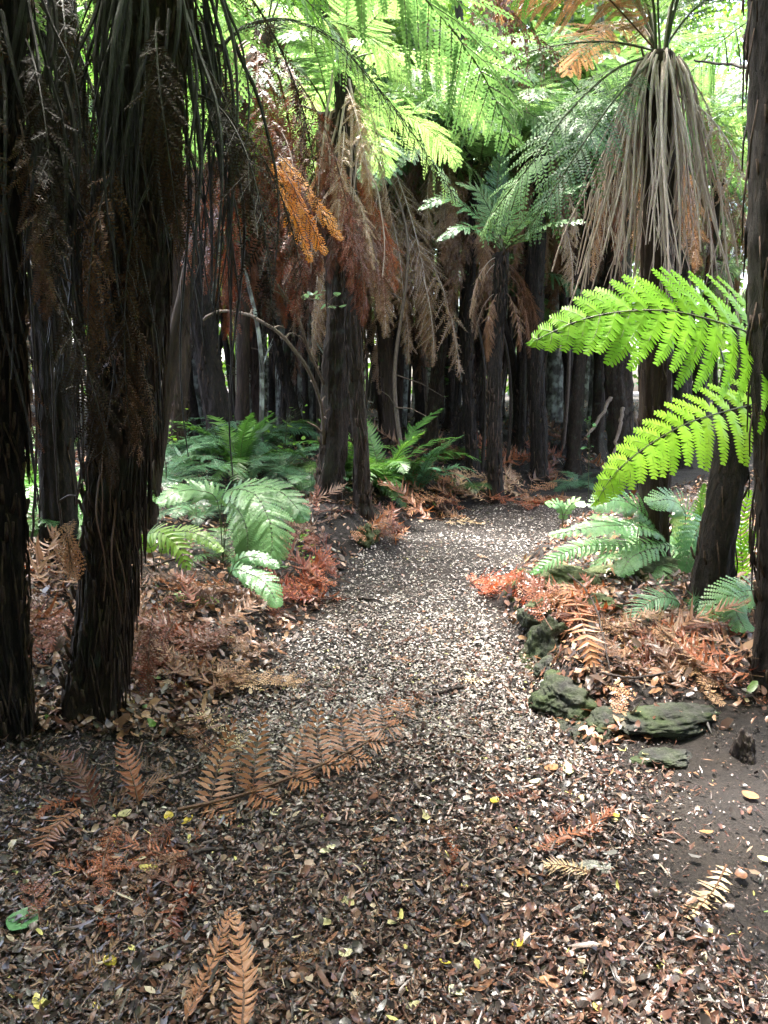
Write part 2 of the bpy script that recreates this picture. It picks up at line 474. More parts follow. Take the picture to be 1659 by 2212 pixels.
# hanging stalks
def stalkf(i, r, mat, L=1.35, rad=.0095, ow=(.10, .36)):
    out_ = r.uniform(*ow)
    pts = []
    x_ = 0; z_ = .04; ph = r.uniform(0, 6)
    for k in range(15):
        t = k / 14
        pts.append(Vector((out_ * min(1, (t * 2.6)) ** .8 + .03 * math.sin(t * 7 + ph), .04 * math.sin(t * 5 + ph * 2), .05 * math.sin(min(t * 6, 1) * 3.1) - L * t ** 1.15)))
    mb = MB(); mb.tube(pts, [rad * (1.5 - 1.1 * k / 14) for k in range(15)], 5, 0, False)
    for k in range(3, 14):
        if r.random() < .45:
            p_ = pts[k]; d_ = Vector((r.uniform(-1, 1), r.uniform(-1, 1), -2.2)).normalized() * r.uniform(.05, .22)
            mb.tube([p_, p_ + d_ * .5, p_ + d_ + Vector((0, 0, -.02))], [rad * .4, rad * .25, rad * .12], 3, 0, False)
    return mb.mesh('dead_stalk', [mat])
V['stalk_tan'] = [stalkf(i, random.Random(i + 40), M['tstem']) for i in range(9)]
def bellf(i, r):
    o_ = r.uniform(.06, .52); L = r.uniform(1.05, 1.62); ph = r.uniform(0, 6); a1, a2 = r.uniform(.01, .035), r.uniform(.01, .03)
    pts = [Vector((o_ * (k / 15) ** .75 + a1 * math.sin(k * .45 + ph), a2 * math.sin(k * .37 + ph * 2), -L * (k / 15) ** 1.08)) for k in range(16)]
    mb = MB(); mb.tube(pts, [.010 - .0004 * k for k in range(16)], 6, 0, False)
    for k in range(4, 15):
        if r.random() < .5:
            p_ = pts[k]; d_ = Vector((r.uniform(-1, 1), r.uniform(-1, 1), -2.6)).normalized() * r.uniform(.06, .25)
            mb.tube([p_, p_ + d_ * .5, p_ + d_ + Vector((0, 0, -.02))], [.004, .003, .0015], 3, 0, False)
    return mb.mesh('dead_stalk', [M['tstem']], True)
V['bell'] = [bellf(i, random.Random(i + 700)) for i in range(16)]
V['stalk_dark'] = [stalkf(i, random.Random(i + 90), M['wstem'], .8 + .09 * i, .0065, (.03, .2)) for i in range(9)]
V['stalk_brown'] = [remat(x, [M['bstem']]) for x in V['stalk_tan']]

def trunk_mesh(name, pts, rads, sides, mat, ridge=.12, seed=0.0, segs=None, knots=0, flare=0.0):
    n_ = segs or max(6, int(sum((pts[i + 1] - pts[i]).length for i in range(len(pts) - 1)) / .07))
    c_ = spline(pts, n_)
    mb = MB()
    for i, p_ in enumerate(c_):
        t = i / (n_ - 1)
        x = t * (len(rads) - 1); j = min(int(x), len(rads) - 2); r0 = rads[j] + (rads[j + 1] - rads[j]) * (x - j)
        z_ = p_.z
        for k in range(sides):
            a = 2 * math.pi * k / sides
            nz_ = mnoise.noise(Vector((math.cos(a) * 4.5 + seed, math.sin(a) * 4.5, z_ * .9 + seed * 3)))
            n3 = mnoise.noise(Vector((math.cos(a) * 1.3 - seed, math.sin(a) * 1.3, z_ * 2.2)))
            n4 = mnoise.noise(Vector((math.cos(a) * 9 + seed, math.sin(a) * 9, z_ * 16)))
            rr = r0 * (1 + ridge * 1.6 * nz_ + ridge * n3 + ridge * .9 * n4)
            if flare: rr *= 1 + flare * math.exp(-z_ / .12) * (1 + .6 * math.sin(5 * a + seed))
            mb.v.append(p_ + Vector((math.cos(a) * rr, math.sin(a) * rr, 0)))
    for i in range(n_ - 1):
        for k in range(sides):
            k2 = (k + 1) % sides
            mb.f.append((i * sides + k, i * sides + k2, (i + 1) * sides + k2, (i + 1) * sides + k)); mb.m.append(0)
    mb.f.append(tuple((n_ - 1) * sides + k for k in range(sides))); mb.m.append(0)
    rg = random.Random(int(seed * 100) + 5)
    for q_ in range(knots):   # stubs of old stalks, fibres and aerial roots
        i = rg.randrange(1, n_ - 1); p_ = c_[i]; t = i / (n_ - 1)
        x = t * (len(rads) - 1); j = min(int(x), len(rads) - 2); r0 = rads[j] + (rads[j + 1] - rads[j]) * (x - j)
        a = rg.uniform(0, 6.283); o_ = Vector((math.cos(a), math.sin(a), 0))
        if rg.random() < .35:
            s_ = p_ + o_ * r0 * .9
            mb.tube([s_, s_ + o_ * .02 + Vector((0, 0, .03)), s_ + o_ * .035 + Vector((0, 0, .08))], [.009, .008, .006], 5, 1)
        else:
            s_ = p_ + o_ * r0 * .98; ln = rg.uniform(.1, .35)
            side_ = Vector((-o_.y, o_.x, 0)) * rg.uniform(-.03, .03)
            mb.tube([s_ + o_ * .004, s_ + o_ * .012 + side_ - Vector((0, 0, ln * .5)), s_ + o_ * .006 + side_ * 1.5 - Vector((0, 0, ln))], [.004, .005, .003], 4, rg.choice((0, 1)))
    return mb.mesh(name, [mat, M['fibre']], smooth=True)

def align(direction_az, tilt=0.0, roll=0.0):
    return (roll, tilt, direction_az)

def add_crown(root, top, n_f, kind, sc, rng, a_off=0, tiltr=(-.15, .2), azs=None, idx=None):
    for i in range(n_f):
        az = azs[i] if azs else a_off + i * 2 * math.pi / n_f + rng.uniform(-.25, .25)
        me = V[kind][idx[i % len(idx)] if idx else rng.randrange(len(V[kind]))]
        link('frond', me, root, top + Vector((math.cos(az) * .04, math.sin(az) * .04, 0)), (rng.uniform(-.12, .12), rng.uniform(*tiltr), az), sc * rng.uniform(.82, 1.12))

def add_skirt(root, top, n_f, kind, sc, rng, name='dead_frond', tiltr=(-.05, .12), rad=.08, zr=.25, azc=None, aw=3.14):
    for i in range(n_f):
        az = rng.uniform(0, 6.283) if azc is None else azc + rng.uniform(-aw, aw)
        me = V[kind][rng.randrange(len(V[kind]))]
        link(name, me, root, top + Vector((math.cos(az) * rad, math.sin(az) * rad, -rng.uniform(0, zr))), (rng.uniform(-.08, .08), rng.uniform(*tiltr), az), sc * rng.uniform(.7, 1.15))

def tree_fern(label, base, top, r0, r1, mat='trunk', nf=11, kind='live', sc=1.0, skirts=(), seed=1, group=None, sides=18, lean=None, knots=40, ridge=.14, flare=.25, rise=.25, segs=None):
    rng = random.Random(seed)
    base = base - Vector((0, 0, .05))
    root = thing('tree_fern', label, 'tree fern', base, group)
    t_ = top - base
    mid = t_ * .5 + (lean if lean else Vector((rng.uniform(-.16, .16), rng.uniform(-.1, .1), 0)))
    link('trunk', trunk_mesh('trunk', [Vector((0, 0, 0)), mid, t_], [r0, (r0 + r1) / 2, r1], sides, M[mat], ridge, seed * .37, knots=knots, flare=flare, segs=segs), root)
    if nf: add_crown(root, t_, nf, kind, sc, rng, rng.uniform(0, 6))
    for (k_, n_, s_, nm, zr, rd) in skirts:
        add_skirt(root, t_, n_, k_, s_, rng, nm, zr=zr, rad=rd)
    return root

# ------------------------------------------------------------------ ground
def ground():
    xs = np.concatenate([np.linspace(-60, -6, 28)[:-1], np.linspace(-6, 8, 240), np.linspace(8, 70, 30)[1:]])
    ys = np.concatenate([np.linspace(-25, -1, 14)[:-1], np.linspace(-1, 4, 130)[:-1], np.linspace(4, 13, 150)[:-1], np.linspace(13, 110, 50)])
    X, Y = np.meshgrid(xs, ys)
    Z = H(X, Y)
    rs = np.random.RandomState(3)
    Z += rs.normal(0, .004, Z.shape) * (np.abs(X) < 8)
    nx, ny = len(xs), len(ys)
    me = bpy.data.meshes.new('ground')
    vv = np.stack([X.ravel(), Y.ravel(), Z.ravel()], 1)
    i = np.arange(nx * ny).reshape(ny, nx)
    q_ = np.stack([i[:-1, :-1], i[:-1, 1:], i[1:, 1:], i[1:, :-1]], -1).reshape(-1, 4)
    me.from_pydata(vv.tolist(), [], q_.tolist())
    me.polygons.foreach_set('use_smooth', [True] * len(me.polygons))
    me.materials.append(M['soil'])
    o = link('ground', me); o['kind'] = 'structure'
ground()

def leaves(name, X, Y, size, mat, seed, aspect=(.3, .6), lift=.012, tilt=.35, curl=.25, fine=True):
    rs = np.random.RandomState(seed)
    n_ = len(X)
    Z = H(X, Y) + rs.uniform(.002, lift, n_)
    e = .02
    gx = (H(X + e, Y) - H(X - e, Y)) / (2 * e); gy = (H(X, Y + e) - H(X, Y - e)) / (2 * e)
    a = rs.uniform(0, 2 * np.pi, n_)
    d = np.stack([np.cos(a), np.sin(a), np.zeros(n_)], 1); s_ = np.stack([-np.sin(a), np.cos(a), np.zeros(n_)], 1)
    d[:, 2] = gx * d[:, 0] + gy * d[:, 1] + rs.normal(0, tilt, n_)
    s_[:, 2] = gx * s_[:, 0] + gy * s_[:, 1] + rs.normal(0, tilt, n_)
    d /= np.linalg.norm(d, axis=1)[:, None]; s_ /= np.linalg.norm(s_, axis=1)[:, None]
    nn_ = np.cross(d, s_)
    asp = rs.uniform(*aspect, n_)[:, None]
    sz = size[:, None] if hasattr(size, '__len__') else np.full((n_, 1), size)
    c_ = np.stack([X, Y, Z], 1)
    c_[:, 2] += np.abs(d[:, 2]) * sz[:, 0] * .35
    cu = rs.normal(0, curl, n_)[:, None]; fo = rs.uniform(-.1, .45, n_)[:, None]
    sk = rs.uniform(-.15, .15, n_)[:, None]
    b_ = c_ - d * sz * .5 + nn_ * cu * sz * .5
    t_ = c_ + d * sz * .5 + nn_ * cu * sz * .5
    l_ = c_ + d * sz * sk + s_ * sz * asp * .5 + nn_ * fo * sz * asp * .5
    r_ = c_ + d * sz * sk - s_ * sz * asp * .5 + nn_ * fo * sz * asp * .5
    nrm_cu = nn_ * cu * sz
    def pt(fx, fy):
        jx = rs.normal(0, .05, (n_, 1)); jy = rs.uniform(.75, 1.15, (n_, 1))
        return c_ + d * sz * (fx + jx) + s_ * sz * asp * fy * jy + nn_ * (fo * sz * asp * abs(fy) + cu * sz * 2 * (fx * fx))
    if fine:
        ring = [pt(-.5, 0), pt(-.27, -.42), pt(.12, -.5), pt(.5, -.08), pt(.2, .47), pt(-.25, .45)]
    else:
        ring = [pt(-.5, 0), pt(.0, -.5), pt(.5, 0), pt(.0, .5)]
    K = len(ring)
    vv = np.stack(ring + [c_], 1).reshape(-1, 3)
    k = np.arange(n_)[:, None] * (K + 1)
    f_ = np.concatenate([k + np.array([[q_, (q_ + 1) % K, K]]) for q_ in range(K)], 1).reshape(-1)
    me = bpy.data.meshes.new(name)
    me.vertices.add(len(vv)); me.vertices.foreach_set('co', vv.ravel())
    me.loops.add(len(f_)); me.loops.foreach_set('vertex_index', f_.astype(np.int32))
    me.polygons.add(len(f_) // 3); me.polygons.foreach_set('loop_start', np.arange(0, len(f_), 3, dtype=np.int32))
    me.materials.append(mat)
    me.update(calc_edges=True); me.validate()
    o = link(name, me); o['kind'] = 'stuff'; o['label'] = name.replace('_', ' ')
    return o

rs = np.random.RandomState(11)
def samp(n_, y0, y1, pw, f):
    """points over the ground: denser close by; f(x,y) keeps with probability"""
    t = rs.uniform(0, 1, n_)
    y = (y0 ** (1 - pw) + t * (y1 ** (1 - pw) - y0 ** (1 - pw))) ** (1 / (1 - pw)) if pw != 1 else y0 * (y1 / y0) ** t
    x = rs.uniform(-.62, .62, n_) * (y + .5)
    keep = rs.uniform(0, 1, n_) < f(x, y)
    return x[keep], y[keep]
def patch(x, y, s_, ph):
    return .5 + .5 * np.sin(x * s_ + ph + 1.3 * np.sin(y * s_ * .8)) * np.sin(y * s_ * 1.1 + ph * 2 + np.sin(x * s_ * 1.3))
def soilmask(x, y):
    """the bare dark patch on the right"""
    return sm(.62, .95, x - .25 * (y - 1.6) * .7 + .08 * np.sin(y * 6) + .05 * np.sin(y * 17)) * sm(4.0, 3.3, y)
# foreground brown leaf litter
x, y = samp(78000, 1.25, 5.0, 1.6, lambda x, y: (1 - .965 * soilmask(x, y)) * (.55 + .45 * patch(x, y, 5, 1)))
leaves('leaf_litter', x, y, np.minimum(rs.gamma(2.8, .0062, len(x)) + .005, .042), M['litter'], 1, aspect=(.12, .75), lift=.024, tilt=.45, curl=.4)
x, y = samp(90000, 1.25, 4.4, 1.6, lambda x, y: (1 - .78 * soilmask(x, y)))
leaves('leaf_crumbs', x, y, rs.gamma(3, .0022, len(x)) + .004, M['litter'], 9, aspect=(.3, .9), lift=.012, tilt=.5, curl=.3, fine=False)
x, y = samp(2600, 1.3, 7, 1.4, lambda x, y: (1 - .75 * soilmask(x, y)))
leaves('bark_debris', x, y, rs.gamma(3, .007, len(x)) + .014, M['litterb'], 12, aspect=(.12, .3), lift=.03, tilt=.25, curl=.15)
# wet chips on the path, their pale colour painting in the gloss
x, y = samp(62000, 2.0, 10, 1.55, lambda x, y: sm(.18, -.12, np.abs(x - xc(y)) - hw(y)) * (.35 + .65 * patch(x, y, 4, 2)) * sm(2.0, 3.8, y))
leaves('path_litter', x, y, rs.gamma(3, .0036, len(x)) + .005 + .0008 * y, M['chips'], 2, aspect=(.35, .75), lift=.012, tilt=.22)
x, y = samp(190000, 3.0, 9.5, 1.1, lambda x, y: sm(.1, -.2, np.abs(x - xc(y)) - hw(y)) * (.5 + .5 * patch(x, y, 4, 2)))
leaves('path_chips', x, y, rs.gamma(3, .0034, len(x)) + .005, M['chips'], 6, aspect=(.35, .75), lift=.012, tilt=.25)
x, y = samp(14000, 1.3, 6, 1.5, lambda x, y: 1 - .9 * soilmask(x, y))
leaves('litter_slivers', x, y, rs.gamma(4, .009, len(x)) + .01, M['litter'], 7, aspect=(.04, .12), lift=.022, tilt=.3, curl=.3)
# litter over the banks
x, y = samp(46000, 3.2, 22, 1.4, lambda x, y: sm(-.1, .15, np.abs(x - xc(y)) - hw(y)) * (1 - .9 * soilmask(x, y)))
leaves('bank_litter', x, y, rs.gamma(3, .010, len(x)) + .012 + .001 * y, M['litterb'], 3, lift=.05, tilt=.5)

# ------------------------------------------------------------------ the dark giants at the edges
def left_giant():
    base = G(190, 1540)
    Y = base.y
    pts = [base - Vector((0, 0, .08)), P(222, 1300, Y), P(245, 1100, Y), P(268, 900, Y), P(300, 500, Y), P(332, 100, Y), P(350, -140, Y)]
    root = thing('tree_fern', 'massive near-black tree fern trunk with worm-eaten foot and long drooping dead stalks', 'tree fern', base)
    lp = [q_ - base for q_ in pts]
    px = Y / FPX
    link('trunk', trunk_mesh('trunk', lp, [60 * px, 54 * px, 56 * px, 62 * px, 60 * px, 58 * px, 60 * px], 56, M['trunkm'], .17, 4.4, segs=110, knots=1000, flare=.2), root)
    rng = random.Random(5)
    top = lp[-1]
    add_skirt(root, top, 97, 'stalk_dark', 1.0, rng, 'dead_stalk', (-.03, .05), .17, .55)
    for k in range(16):
        az = rng.uniform(-2.6, -.5); zz = rng.uniform(.9, 2.6)
        pz = spline(lp, 40)[min(39, int(zz / lp[-1].z * 40))]
        link('stalk_stub', V['stalk_brown'][k % 9], root, pz + Vector((math.cos(az) * .12, math.sin(az) * .12, 0)), (0, 0, az), rng.uniform(.18, .4))
    add_skirt(root, top, 13, 'dead_dark', .75, rng, 'dead_frond', (-.03, .1), .15, 1.0)
    add_crown(root, top + Vector((0, 0, .1)), 8, 'live', 1.15, rng, .3)
    # long arching frond that reaches over the path
    a = [P(u, v, yy) - base for u, v, yy in ((330, 40, 3.75), (440, 130, 3.8), (520, 62, 3.9), (620, 42, 4.1), (720, 85, 4.3), (800, 170, 4.5), (870, 260, 4.7), (930, 345, 4.9), (985, 430, 5.0))]
    me = frond('frond', a, Vector((-.1, -.6, .8)), .30, 30, 15, [M['canopy'], M['stem']], .22, 32, .3, .2, rng=rng, rr=.011)
    link('frond', me, root)
    return root
left_giant()

def edge_giant():
    base = G(20, 1585); Y = base.y
    px = Y / FPX
    root = thing('tree_fern', 'black tree fern trunk cut by the photo edge, behind a curtain of grey stalks', 'tree fern', base)
    pts = [base - Vector((0, 0, .08)), P(8, 1300, Y), P(5, 900, Y), P(0, 400, Y), P(10, -100, Y)]
    link('trunk', trunk_mesh('trunk', [q_ - base for q_ in pts], [52 * px, 42 * px, 40 * px, 42 * px, 44 * px], 40, M['trunk'], .16, 9.1, segs=80, knots=500), root)
    rng = random.Random(15); top = pts[-1] - base
    add_skirt(root, top, 70, 'stalk_dark', 1.0, rng, 'dead_stalk', (-.03, .05), .12, .7)
    add_skirt(root, top, 7, 'dead', .6, rng, 'dead_frond', (-.03, .1), .1, 1.6)
    add_skirt(root, top, 6, 'dead_dark', .8, rng, 'dead_frond', (-.03, .1), .14, 1.2)
    add_crown(root, top, 9, 'live', 1.2, rng, .9)
edge_giant()

def back_giant():
    base = B(120, 5.2); Y = 5.2; px = Y / FPX
    root = thing('tree_fern', 'shadowy tree fern trunk seen between the two black trunks at the edge', 'tree fern', base)
    pts = [base - Vector((0, 0, .08)), P(118, 900, Y), P(105, 500, Y), P(100, -60, Y)]
    link('trunk', trunk_mesh('trunk', [q_ - base for q_ in pts], [40 * px, 36 * px, 40 * px, 50 * px], 30, M['trunk'], .16, 2.1, segs=60, knots=120), root)
    rng = random.Random(25); top = pts[-1] - base
    add_skirt(root, top, 40, 'stalk_dark', 1.2, rng, 'dead_stalk', (-.02, .14), .12, .6)
    add_skirt(root, top, 8, 'dead', 1.0, rng, 'dead_frond', (-.03, .1), .12, .9)
    add_skirt(root, top, 8, 'dead_dark', 1.1, rng, 'dead_frond', (-.03, .1), .12, .9)
    add_crown(root, top, 8, 'live_green', 1.2, rng, .1)
back_giant()

def post_right():
    base = B(1712, 3.55); Y = 3.55; px = Y / FPX
    root = thing('tree_fern', 'straight black trunk standing at the photo edge in front of lime fronds', 'tree fern', base)
    pts = [base - Vector((0, 0, .08)), P(1702, 1300, Y), P(1698, 900, Y), P(1692, 400, Y), P(1690, -200, Y)]
    link('trunk', trunk_mesh('trunk', [q_ - base for q_ in pts], [66 * px, 62 * px, 64 * px, 64 * px, 66 * px], 40, M['trunk'], .09, 6.6, segs=90, knots=300), root)
    rng = random.Random(35); top = pts[-1] - base
    add_crown(root, top, 5, 'live', 1.1, rng, azs=[.1, .8, -.7, -1.4, -2.0])
post_right()

def lean_right():
    base = G(1530, 1310); Y = base.y; px = Y / FPX
    root = thing('tree_fern', 'leaning black trunk rising from green ferns behind the post trunk', 'tree fern', base)
    pts = [base - Vector((0, 0, .1)), P(1548, 1180, Y), P(1575, 1020, Y), P(1610, 860, Y), P(1680, 600, Y), P(1790, 100, Y), P(1840, -150, Y)]
    link('trunk', trunk_mesh('trunk', [q_ - base for q_ in pts], [48 * px, 40 * px, 34 * px, 34 * px, 34 * px, 36 * px, 38 * px], 32, M['trunk'], .15, 3.3, segs=60, knots=90, flare=.2), root)
    rng = random.Random(45); add_crown(root, pts[-1] - base, 9, 'live_green', 1.0, rng, .5)
lean_right()

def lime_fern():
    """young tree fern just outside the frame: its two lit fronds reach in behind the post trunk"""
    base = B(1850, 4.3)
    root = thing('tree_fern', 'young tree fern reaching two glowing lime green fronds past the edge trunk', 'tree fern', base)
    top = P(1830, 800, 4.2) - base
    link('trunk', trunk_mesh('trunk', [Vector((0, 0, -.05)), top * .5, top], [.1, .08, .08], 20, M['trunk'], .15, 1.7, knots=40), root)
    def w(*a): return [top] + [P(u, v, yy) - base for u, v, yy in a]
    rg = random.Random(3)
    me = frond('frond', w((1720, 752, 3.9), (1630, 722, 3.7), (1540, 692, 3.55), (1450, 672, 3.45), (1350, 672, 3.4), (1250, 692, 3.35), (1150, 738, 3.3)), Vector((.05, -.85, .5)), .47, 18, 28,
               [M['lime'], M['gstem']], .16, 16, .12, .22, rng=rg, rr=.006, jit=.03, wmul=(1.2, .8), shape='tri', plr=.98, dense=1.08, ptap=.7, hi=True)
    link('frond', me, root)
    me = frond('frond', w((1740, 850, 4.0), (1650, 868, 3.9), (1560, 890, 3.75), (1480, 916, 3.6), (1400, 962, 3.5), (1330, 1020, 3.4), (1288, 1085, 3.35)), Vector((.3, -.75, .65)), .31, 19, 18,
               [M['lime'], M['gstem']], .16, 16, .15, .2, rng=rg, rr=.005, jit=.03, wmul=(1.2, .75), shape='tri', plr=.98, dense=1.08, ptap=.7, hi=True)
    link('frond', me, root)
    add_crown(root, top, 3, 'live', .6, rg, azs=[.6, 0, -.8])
lime_fern()

# ------------------------------------------------------------------ the skirted fern at the top
def skirted():
    base = B(1420, 5.6); top = P(1425, 118, 5.3)
    root = tree_fern('tree fern wearing a wide skirt of pale hanging dead stalks below its crown', base, top, .10, .09, 'trunkb', 0, seed=61, knots=120, sides=28)
    rng = random.Random(8)
    t_ = top - root.location
    add_skirt(root, t_, 99, 'bell', 1.0, rng, 'dead_stalk', (-.06, .06), .09, .10)
    add_skirt(root, t_, 5, 'dead_tan', 1.05, rng, 'dead_frond', (-.02, .06), .06, .3)
    add_crown(root, t_, 9, 'live', 1.0, rng, .2, tiltr=(-.75, -.4), idx=[0, 1])
    lo = lambda *a: [P(u, v, yy) - root.location for u, v, yy in a]
    for k, (a, wd) in enumerate(((lo((1420, 118, 5.3), (1330, 150, 5.2), (1230, 240, 5.1), (1150, 350, 5.1), (1080, 440, 5.2), (1040, 500, 5.3)), .34),
              (lo((1420, 120, 5.3), (1340, 200, 5.0), (1260, 310, 4.9), (1190, 420, 4.9), (1140, 500, 5.0)), .3),
              (lo((1420, 110, 5.3), (1300, 90, 5.4), (1150, 110, 5.6), (1000, 170, 5.8), (900, 230, 6.0)), .36),
              (lo((1430, 110, 5.3), (1500, 20, 5.3), (1580, -20, 5.4), (1680, 20, 5.6)), .3))):
        link('frond', frond('frond', a, Vector((-.2, -.5, .85)), wd, 26, 15, [M['canopy'], M['gstem']], .14, 28, .3, .2, rng=rng, rr=.009), root)
    link('dead_frond', frond('dead_frond', lo((1420, 112, 5.3), (1250, -60, 5.2), (1120, -70, 5.0), (1060, -30, 4.9), (1120, 40, 4.9), (1210, 120, 4.9)), Vector((0, -.2, 1)), .24, 22, 12, [M['rust'], M['bstem']], .45, 20, .3, .1, rng=rng, jit=.09, rr=.006, sag=1.6, ptap=.6, dense=1.0), root)
    for az, k in ((2.6, 0), (1.9, 1), (3.4, 0)):
        link('dead_frond', remat(V['live'][k], [M['tan'], M['tstem']]), root, t_, (0, -.15, az), .7)
skirted()

# ------------------------------------------------------------------ named mid-distance tree ferns
def P2(u, v, Y): return P(u, v, Y)
sk = lambda *a: a
MID = [
 # label, base u, Y, top u, v, r0, r1, mat, nf, kind, scale, skirts, seed
 ('small open crowned tree fern at the path bend, trunk wrapped in curled brown fronds', 1072, 9.6, 1085, 545, .125, .10, 'trunk', 0, 'live', .86, [('dead', 8, .7, 'dead_frond', .5, .09), ('dead_tan', 4, .6, 'dead_frond', .5, .09)], 71),
 ('dark leaning tree fern trunk behind the crown ferns, thicker at the top', 497, 9.6, 405, 250, .2, .2, 'trunk', 8, 'live_green', .9, [('dead', 12, .9, 'dead_frond', .6, .15), ('stalk_brown', 10, .9, 'dead_stalk', .5, .12)], 72),
 ('thin black trunk slanting between pale trunks, just past the blue green ferns', 662, 11.0, 545, 480, .12, .1, 'trunk', 9, 'live', .8, [('dead_rust', 14, 1.0, 'dead_frond', .5, .1)], 73),
 ('stout tree fern with mossy knotted foot, beside a slim black trunk', 705, 7.6, 712, 250, .15, .13, 'trunkm', 9, 'live', .9, [('dead_rust', 12, .95, 'dead_frond', .6, .12), ('dead', 4, .8, 'dead_frond', .5, .1)], 74),
 ('slim black-green trunk bending up beside the stout mossy one, hung with shaggy rust fronds', 788, 7.3, 742, 130, .075, .08, 'trunkm', 7, 'live', .8, [('dead_rust', 9, .8, 'dead_frond', 1.3, .05), ('dead_tan', 9, .8, 'dead_frond', 1.3, .05), ('stalk_tan', 10, .9, 'dead_stalk', .8, .03)], 75),  # tan fronds and stalks stand in for bright highlights on this column
 ('brown tree fern with tan skirt standing behind the arching fern clump', 848, 10.6, 822, 330, .13, .13, 'trunkb', 12, 'live', 1.0, [('dead', 14, 1.6, 'dead_frond', 1.3, .12), ('dead_tan', 24, 1.6, 'dead_frond', 1.1, .1)], 76),
 ('moss streaked trunk with climbing leaves beyond the arching fern clump', 925, 10.9, 958, 290, .12, .12, 'trunkm', 12, 'live', 1.1, [('dead_tan', 16, 1.1, 'dead_frond', .9, .1), ('dead', 8, 1.1, 'dead_frond', .9, .1)], 77),
 ('slanting dark trunk that leans toward the small open crowned fern', 966, 11.5, 1085, 620, .13, .11, 'trunk', 8, 'live', .7, [('dead', 5, .7, 'dead_frond', .4, .1)], 78),
 ('straight dark trunk right behind the slanting one near the bend', 1022, 10.6, 1030, 380, .11, .1, 'trunk', 10, 'live', .85, [('dead', 14, 1.0, 'dead_frond', .8, .1)], 79),
 ('dark trunk with a tan dead frond curling off its side, after the bend', 1165, 10.8, 1168, 300, .17, .15, 'trunk', 11, 'live', 1.05, [('dead', 14, .9, 'dead_frond', .7, .12), ('dead_tan', 8, .9, 'dead_frond', 1.2, .15)], 80),
 ('slender black trunk next to the open crowned fern, further from the path', 1122, 11.8, 1135, 350, .1, .1, 'trunk', 9, 'live', .8, [('dead', 8, .9, 'dead_frond', .6, .1)], 81),
 ('broad dark trunk above pale tangled roots where the track turns', 1345, 11.5, 1350, 280, .26, .2, 'trunkm', 10, 'live', 1.0, [('stalk_brown', 14, 1.2, 'dead_stalk', .6, .12)], 82),
 ('dark trunk past the track, framed between the two lime fronds', 1472, 12.5, 1480, 350, .17, .15, 'trunk', 10, 'live_green', 1.0, [('stalk_brown', 10, 1.1, 'dead_stalk', .5, .12)], 83),
 ('brown stemmed fern tree behind the worm-eaten trunk, near the pale curled roots', 385, 9.0, 352, 260, .12, .12, 'trunkb', 8, 'live_green', .85, [('dead', 12, .9, 'dead_frond', .8, .1)], 84),
 ('dark post-like trunk behind the blue green fern clump with a fork of roots', 565, 12.5, 560, 300, .14, .13, 'trunkb', 9, 'live', .9, [('dead_rust', 12, 1.0, 'dead_frond', .7, .1)], 85),
]
for (lab, ub, Y, ut, vt, r0, r1, mt, nf, kd, sc, skr, sd_) in MID:
    t_fern = tree_fern(lab, B(ub, Y), P(ut, vt, Y), r0 * (.7 if Y > 9 else .9), r1 * (.7 if Y > 9 else .9), 'trunkf' if mt == 'trunk' and Y > 11 else mt, nf, kd, sc, skr, sd_, sides=26, knots=260, ridge=.2, flare=.4)

    if sd_ == 71:
        rg = random.Random(71)
        for a, wd, mt_ in ((((1040, 475, 9.4), (965, 428, 9.2), (905, 452, 9.1)), .3, 'pale'), (((1065, 470, 9.5), (1030, 410, 9.4), (985, 395, 9.3)), .3, 'canopy'), (((1100, 470, 9.4), (1130, 390, 9.2), (1185, 335, 9.1)), .34, 'canopy'),
                           (((1120, 490, 9.3), (1190, 430, 9.0), (1265, 395, 8.8)), .36, 'canopy'), (((1130, 510, 9.2), (1200, 480, 8.8), (1265, 480, 8.6)), .3, 'canopy'), (((1078, 460, 9.6), (1075, 380, 9.6), (1095, 300, 9.5)), .3, 'canopy'), (((1050, 505, 9.2), (1000, 490, 8.9), (945, 520, 8.8)), .26, 'pale')):
            pp = [P(ut, vt, Y) - t_fern.location] + [P(*q_) - t_fern.location for q_ in a]
            link('frond', frond('frond', pp, Vector((.05, -.55, .8)), wd, 22, 14, [M[mt_], M['gstem']], .16, 22, .15, .15, rng=rg, rr=.01, plr=.95, dense=1.15, ptap=.8, shape='tri'), t_fern)
# dead fronds whose lit look is painted in as brighter orange, hanging beside the stout fern (own plant above)
def rust_hanger():
    base = B(318, 6.4); Y = 6.4
    top = P(575, 60, Y)
    root = tree_fern('tree fern with red brown dead fronds hanging thick and tips coloured lit orange', base, top, .05, .07, 'trunkb', 8, 'live', .75, [], 91, sides=14, knots=20)
    t_ = top - root.location; rng = random.Random(4)
    add_skirt(root, t_, 17, 'dead_rust', 1.15, rng, 'dead_frond', (-.1, .1), .10, .8)
    for k, (u0, v0, u1, v1) in enumerate(((600, 330, 735, 515), (610, 360, 700, 545), (590, 340, 670, 560))):
        a = [P(u0, v0, Y - 1.3) - root.location, P((u0 + u1) / 2 - 8, (v0 + v1) / 2 - 20, Y - 1.4) - root.location, P(u1, v1, Y - 1.45) - root.location]
        link('dead_frond', frond('dead_frond', a, Vector((.6, -.7, .4)), .12, 14, 10, [M['lit_orange'], M['bstem']], .1, 50, .2, .1, rng=rng, jit=.08, rr=.005), root)
rust_hanger()

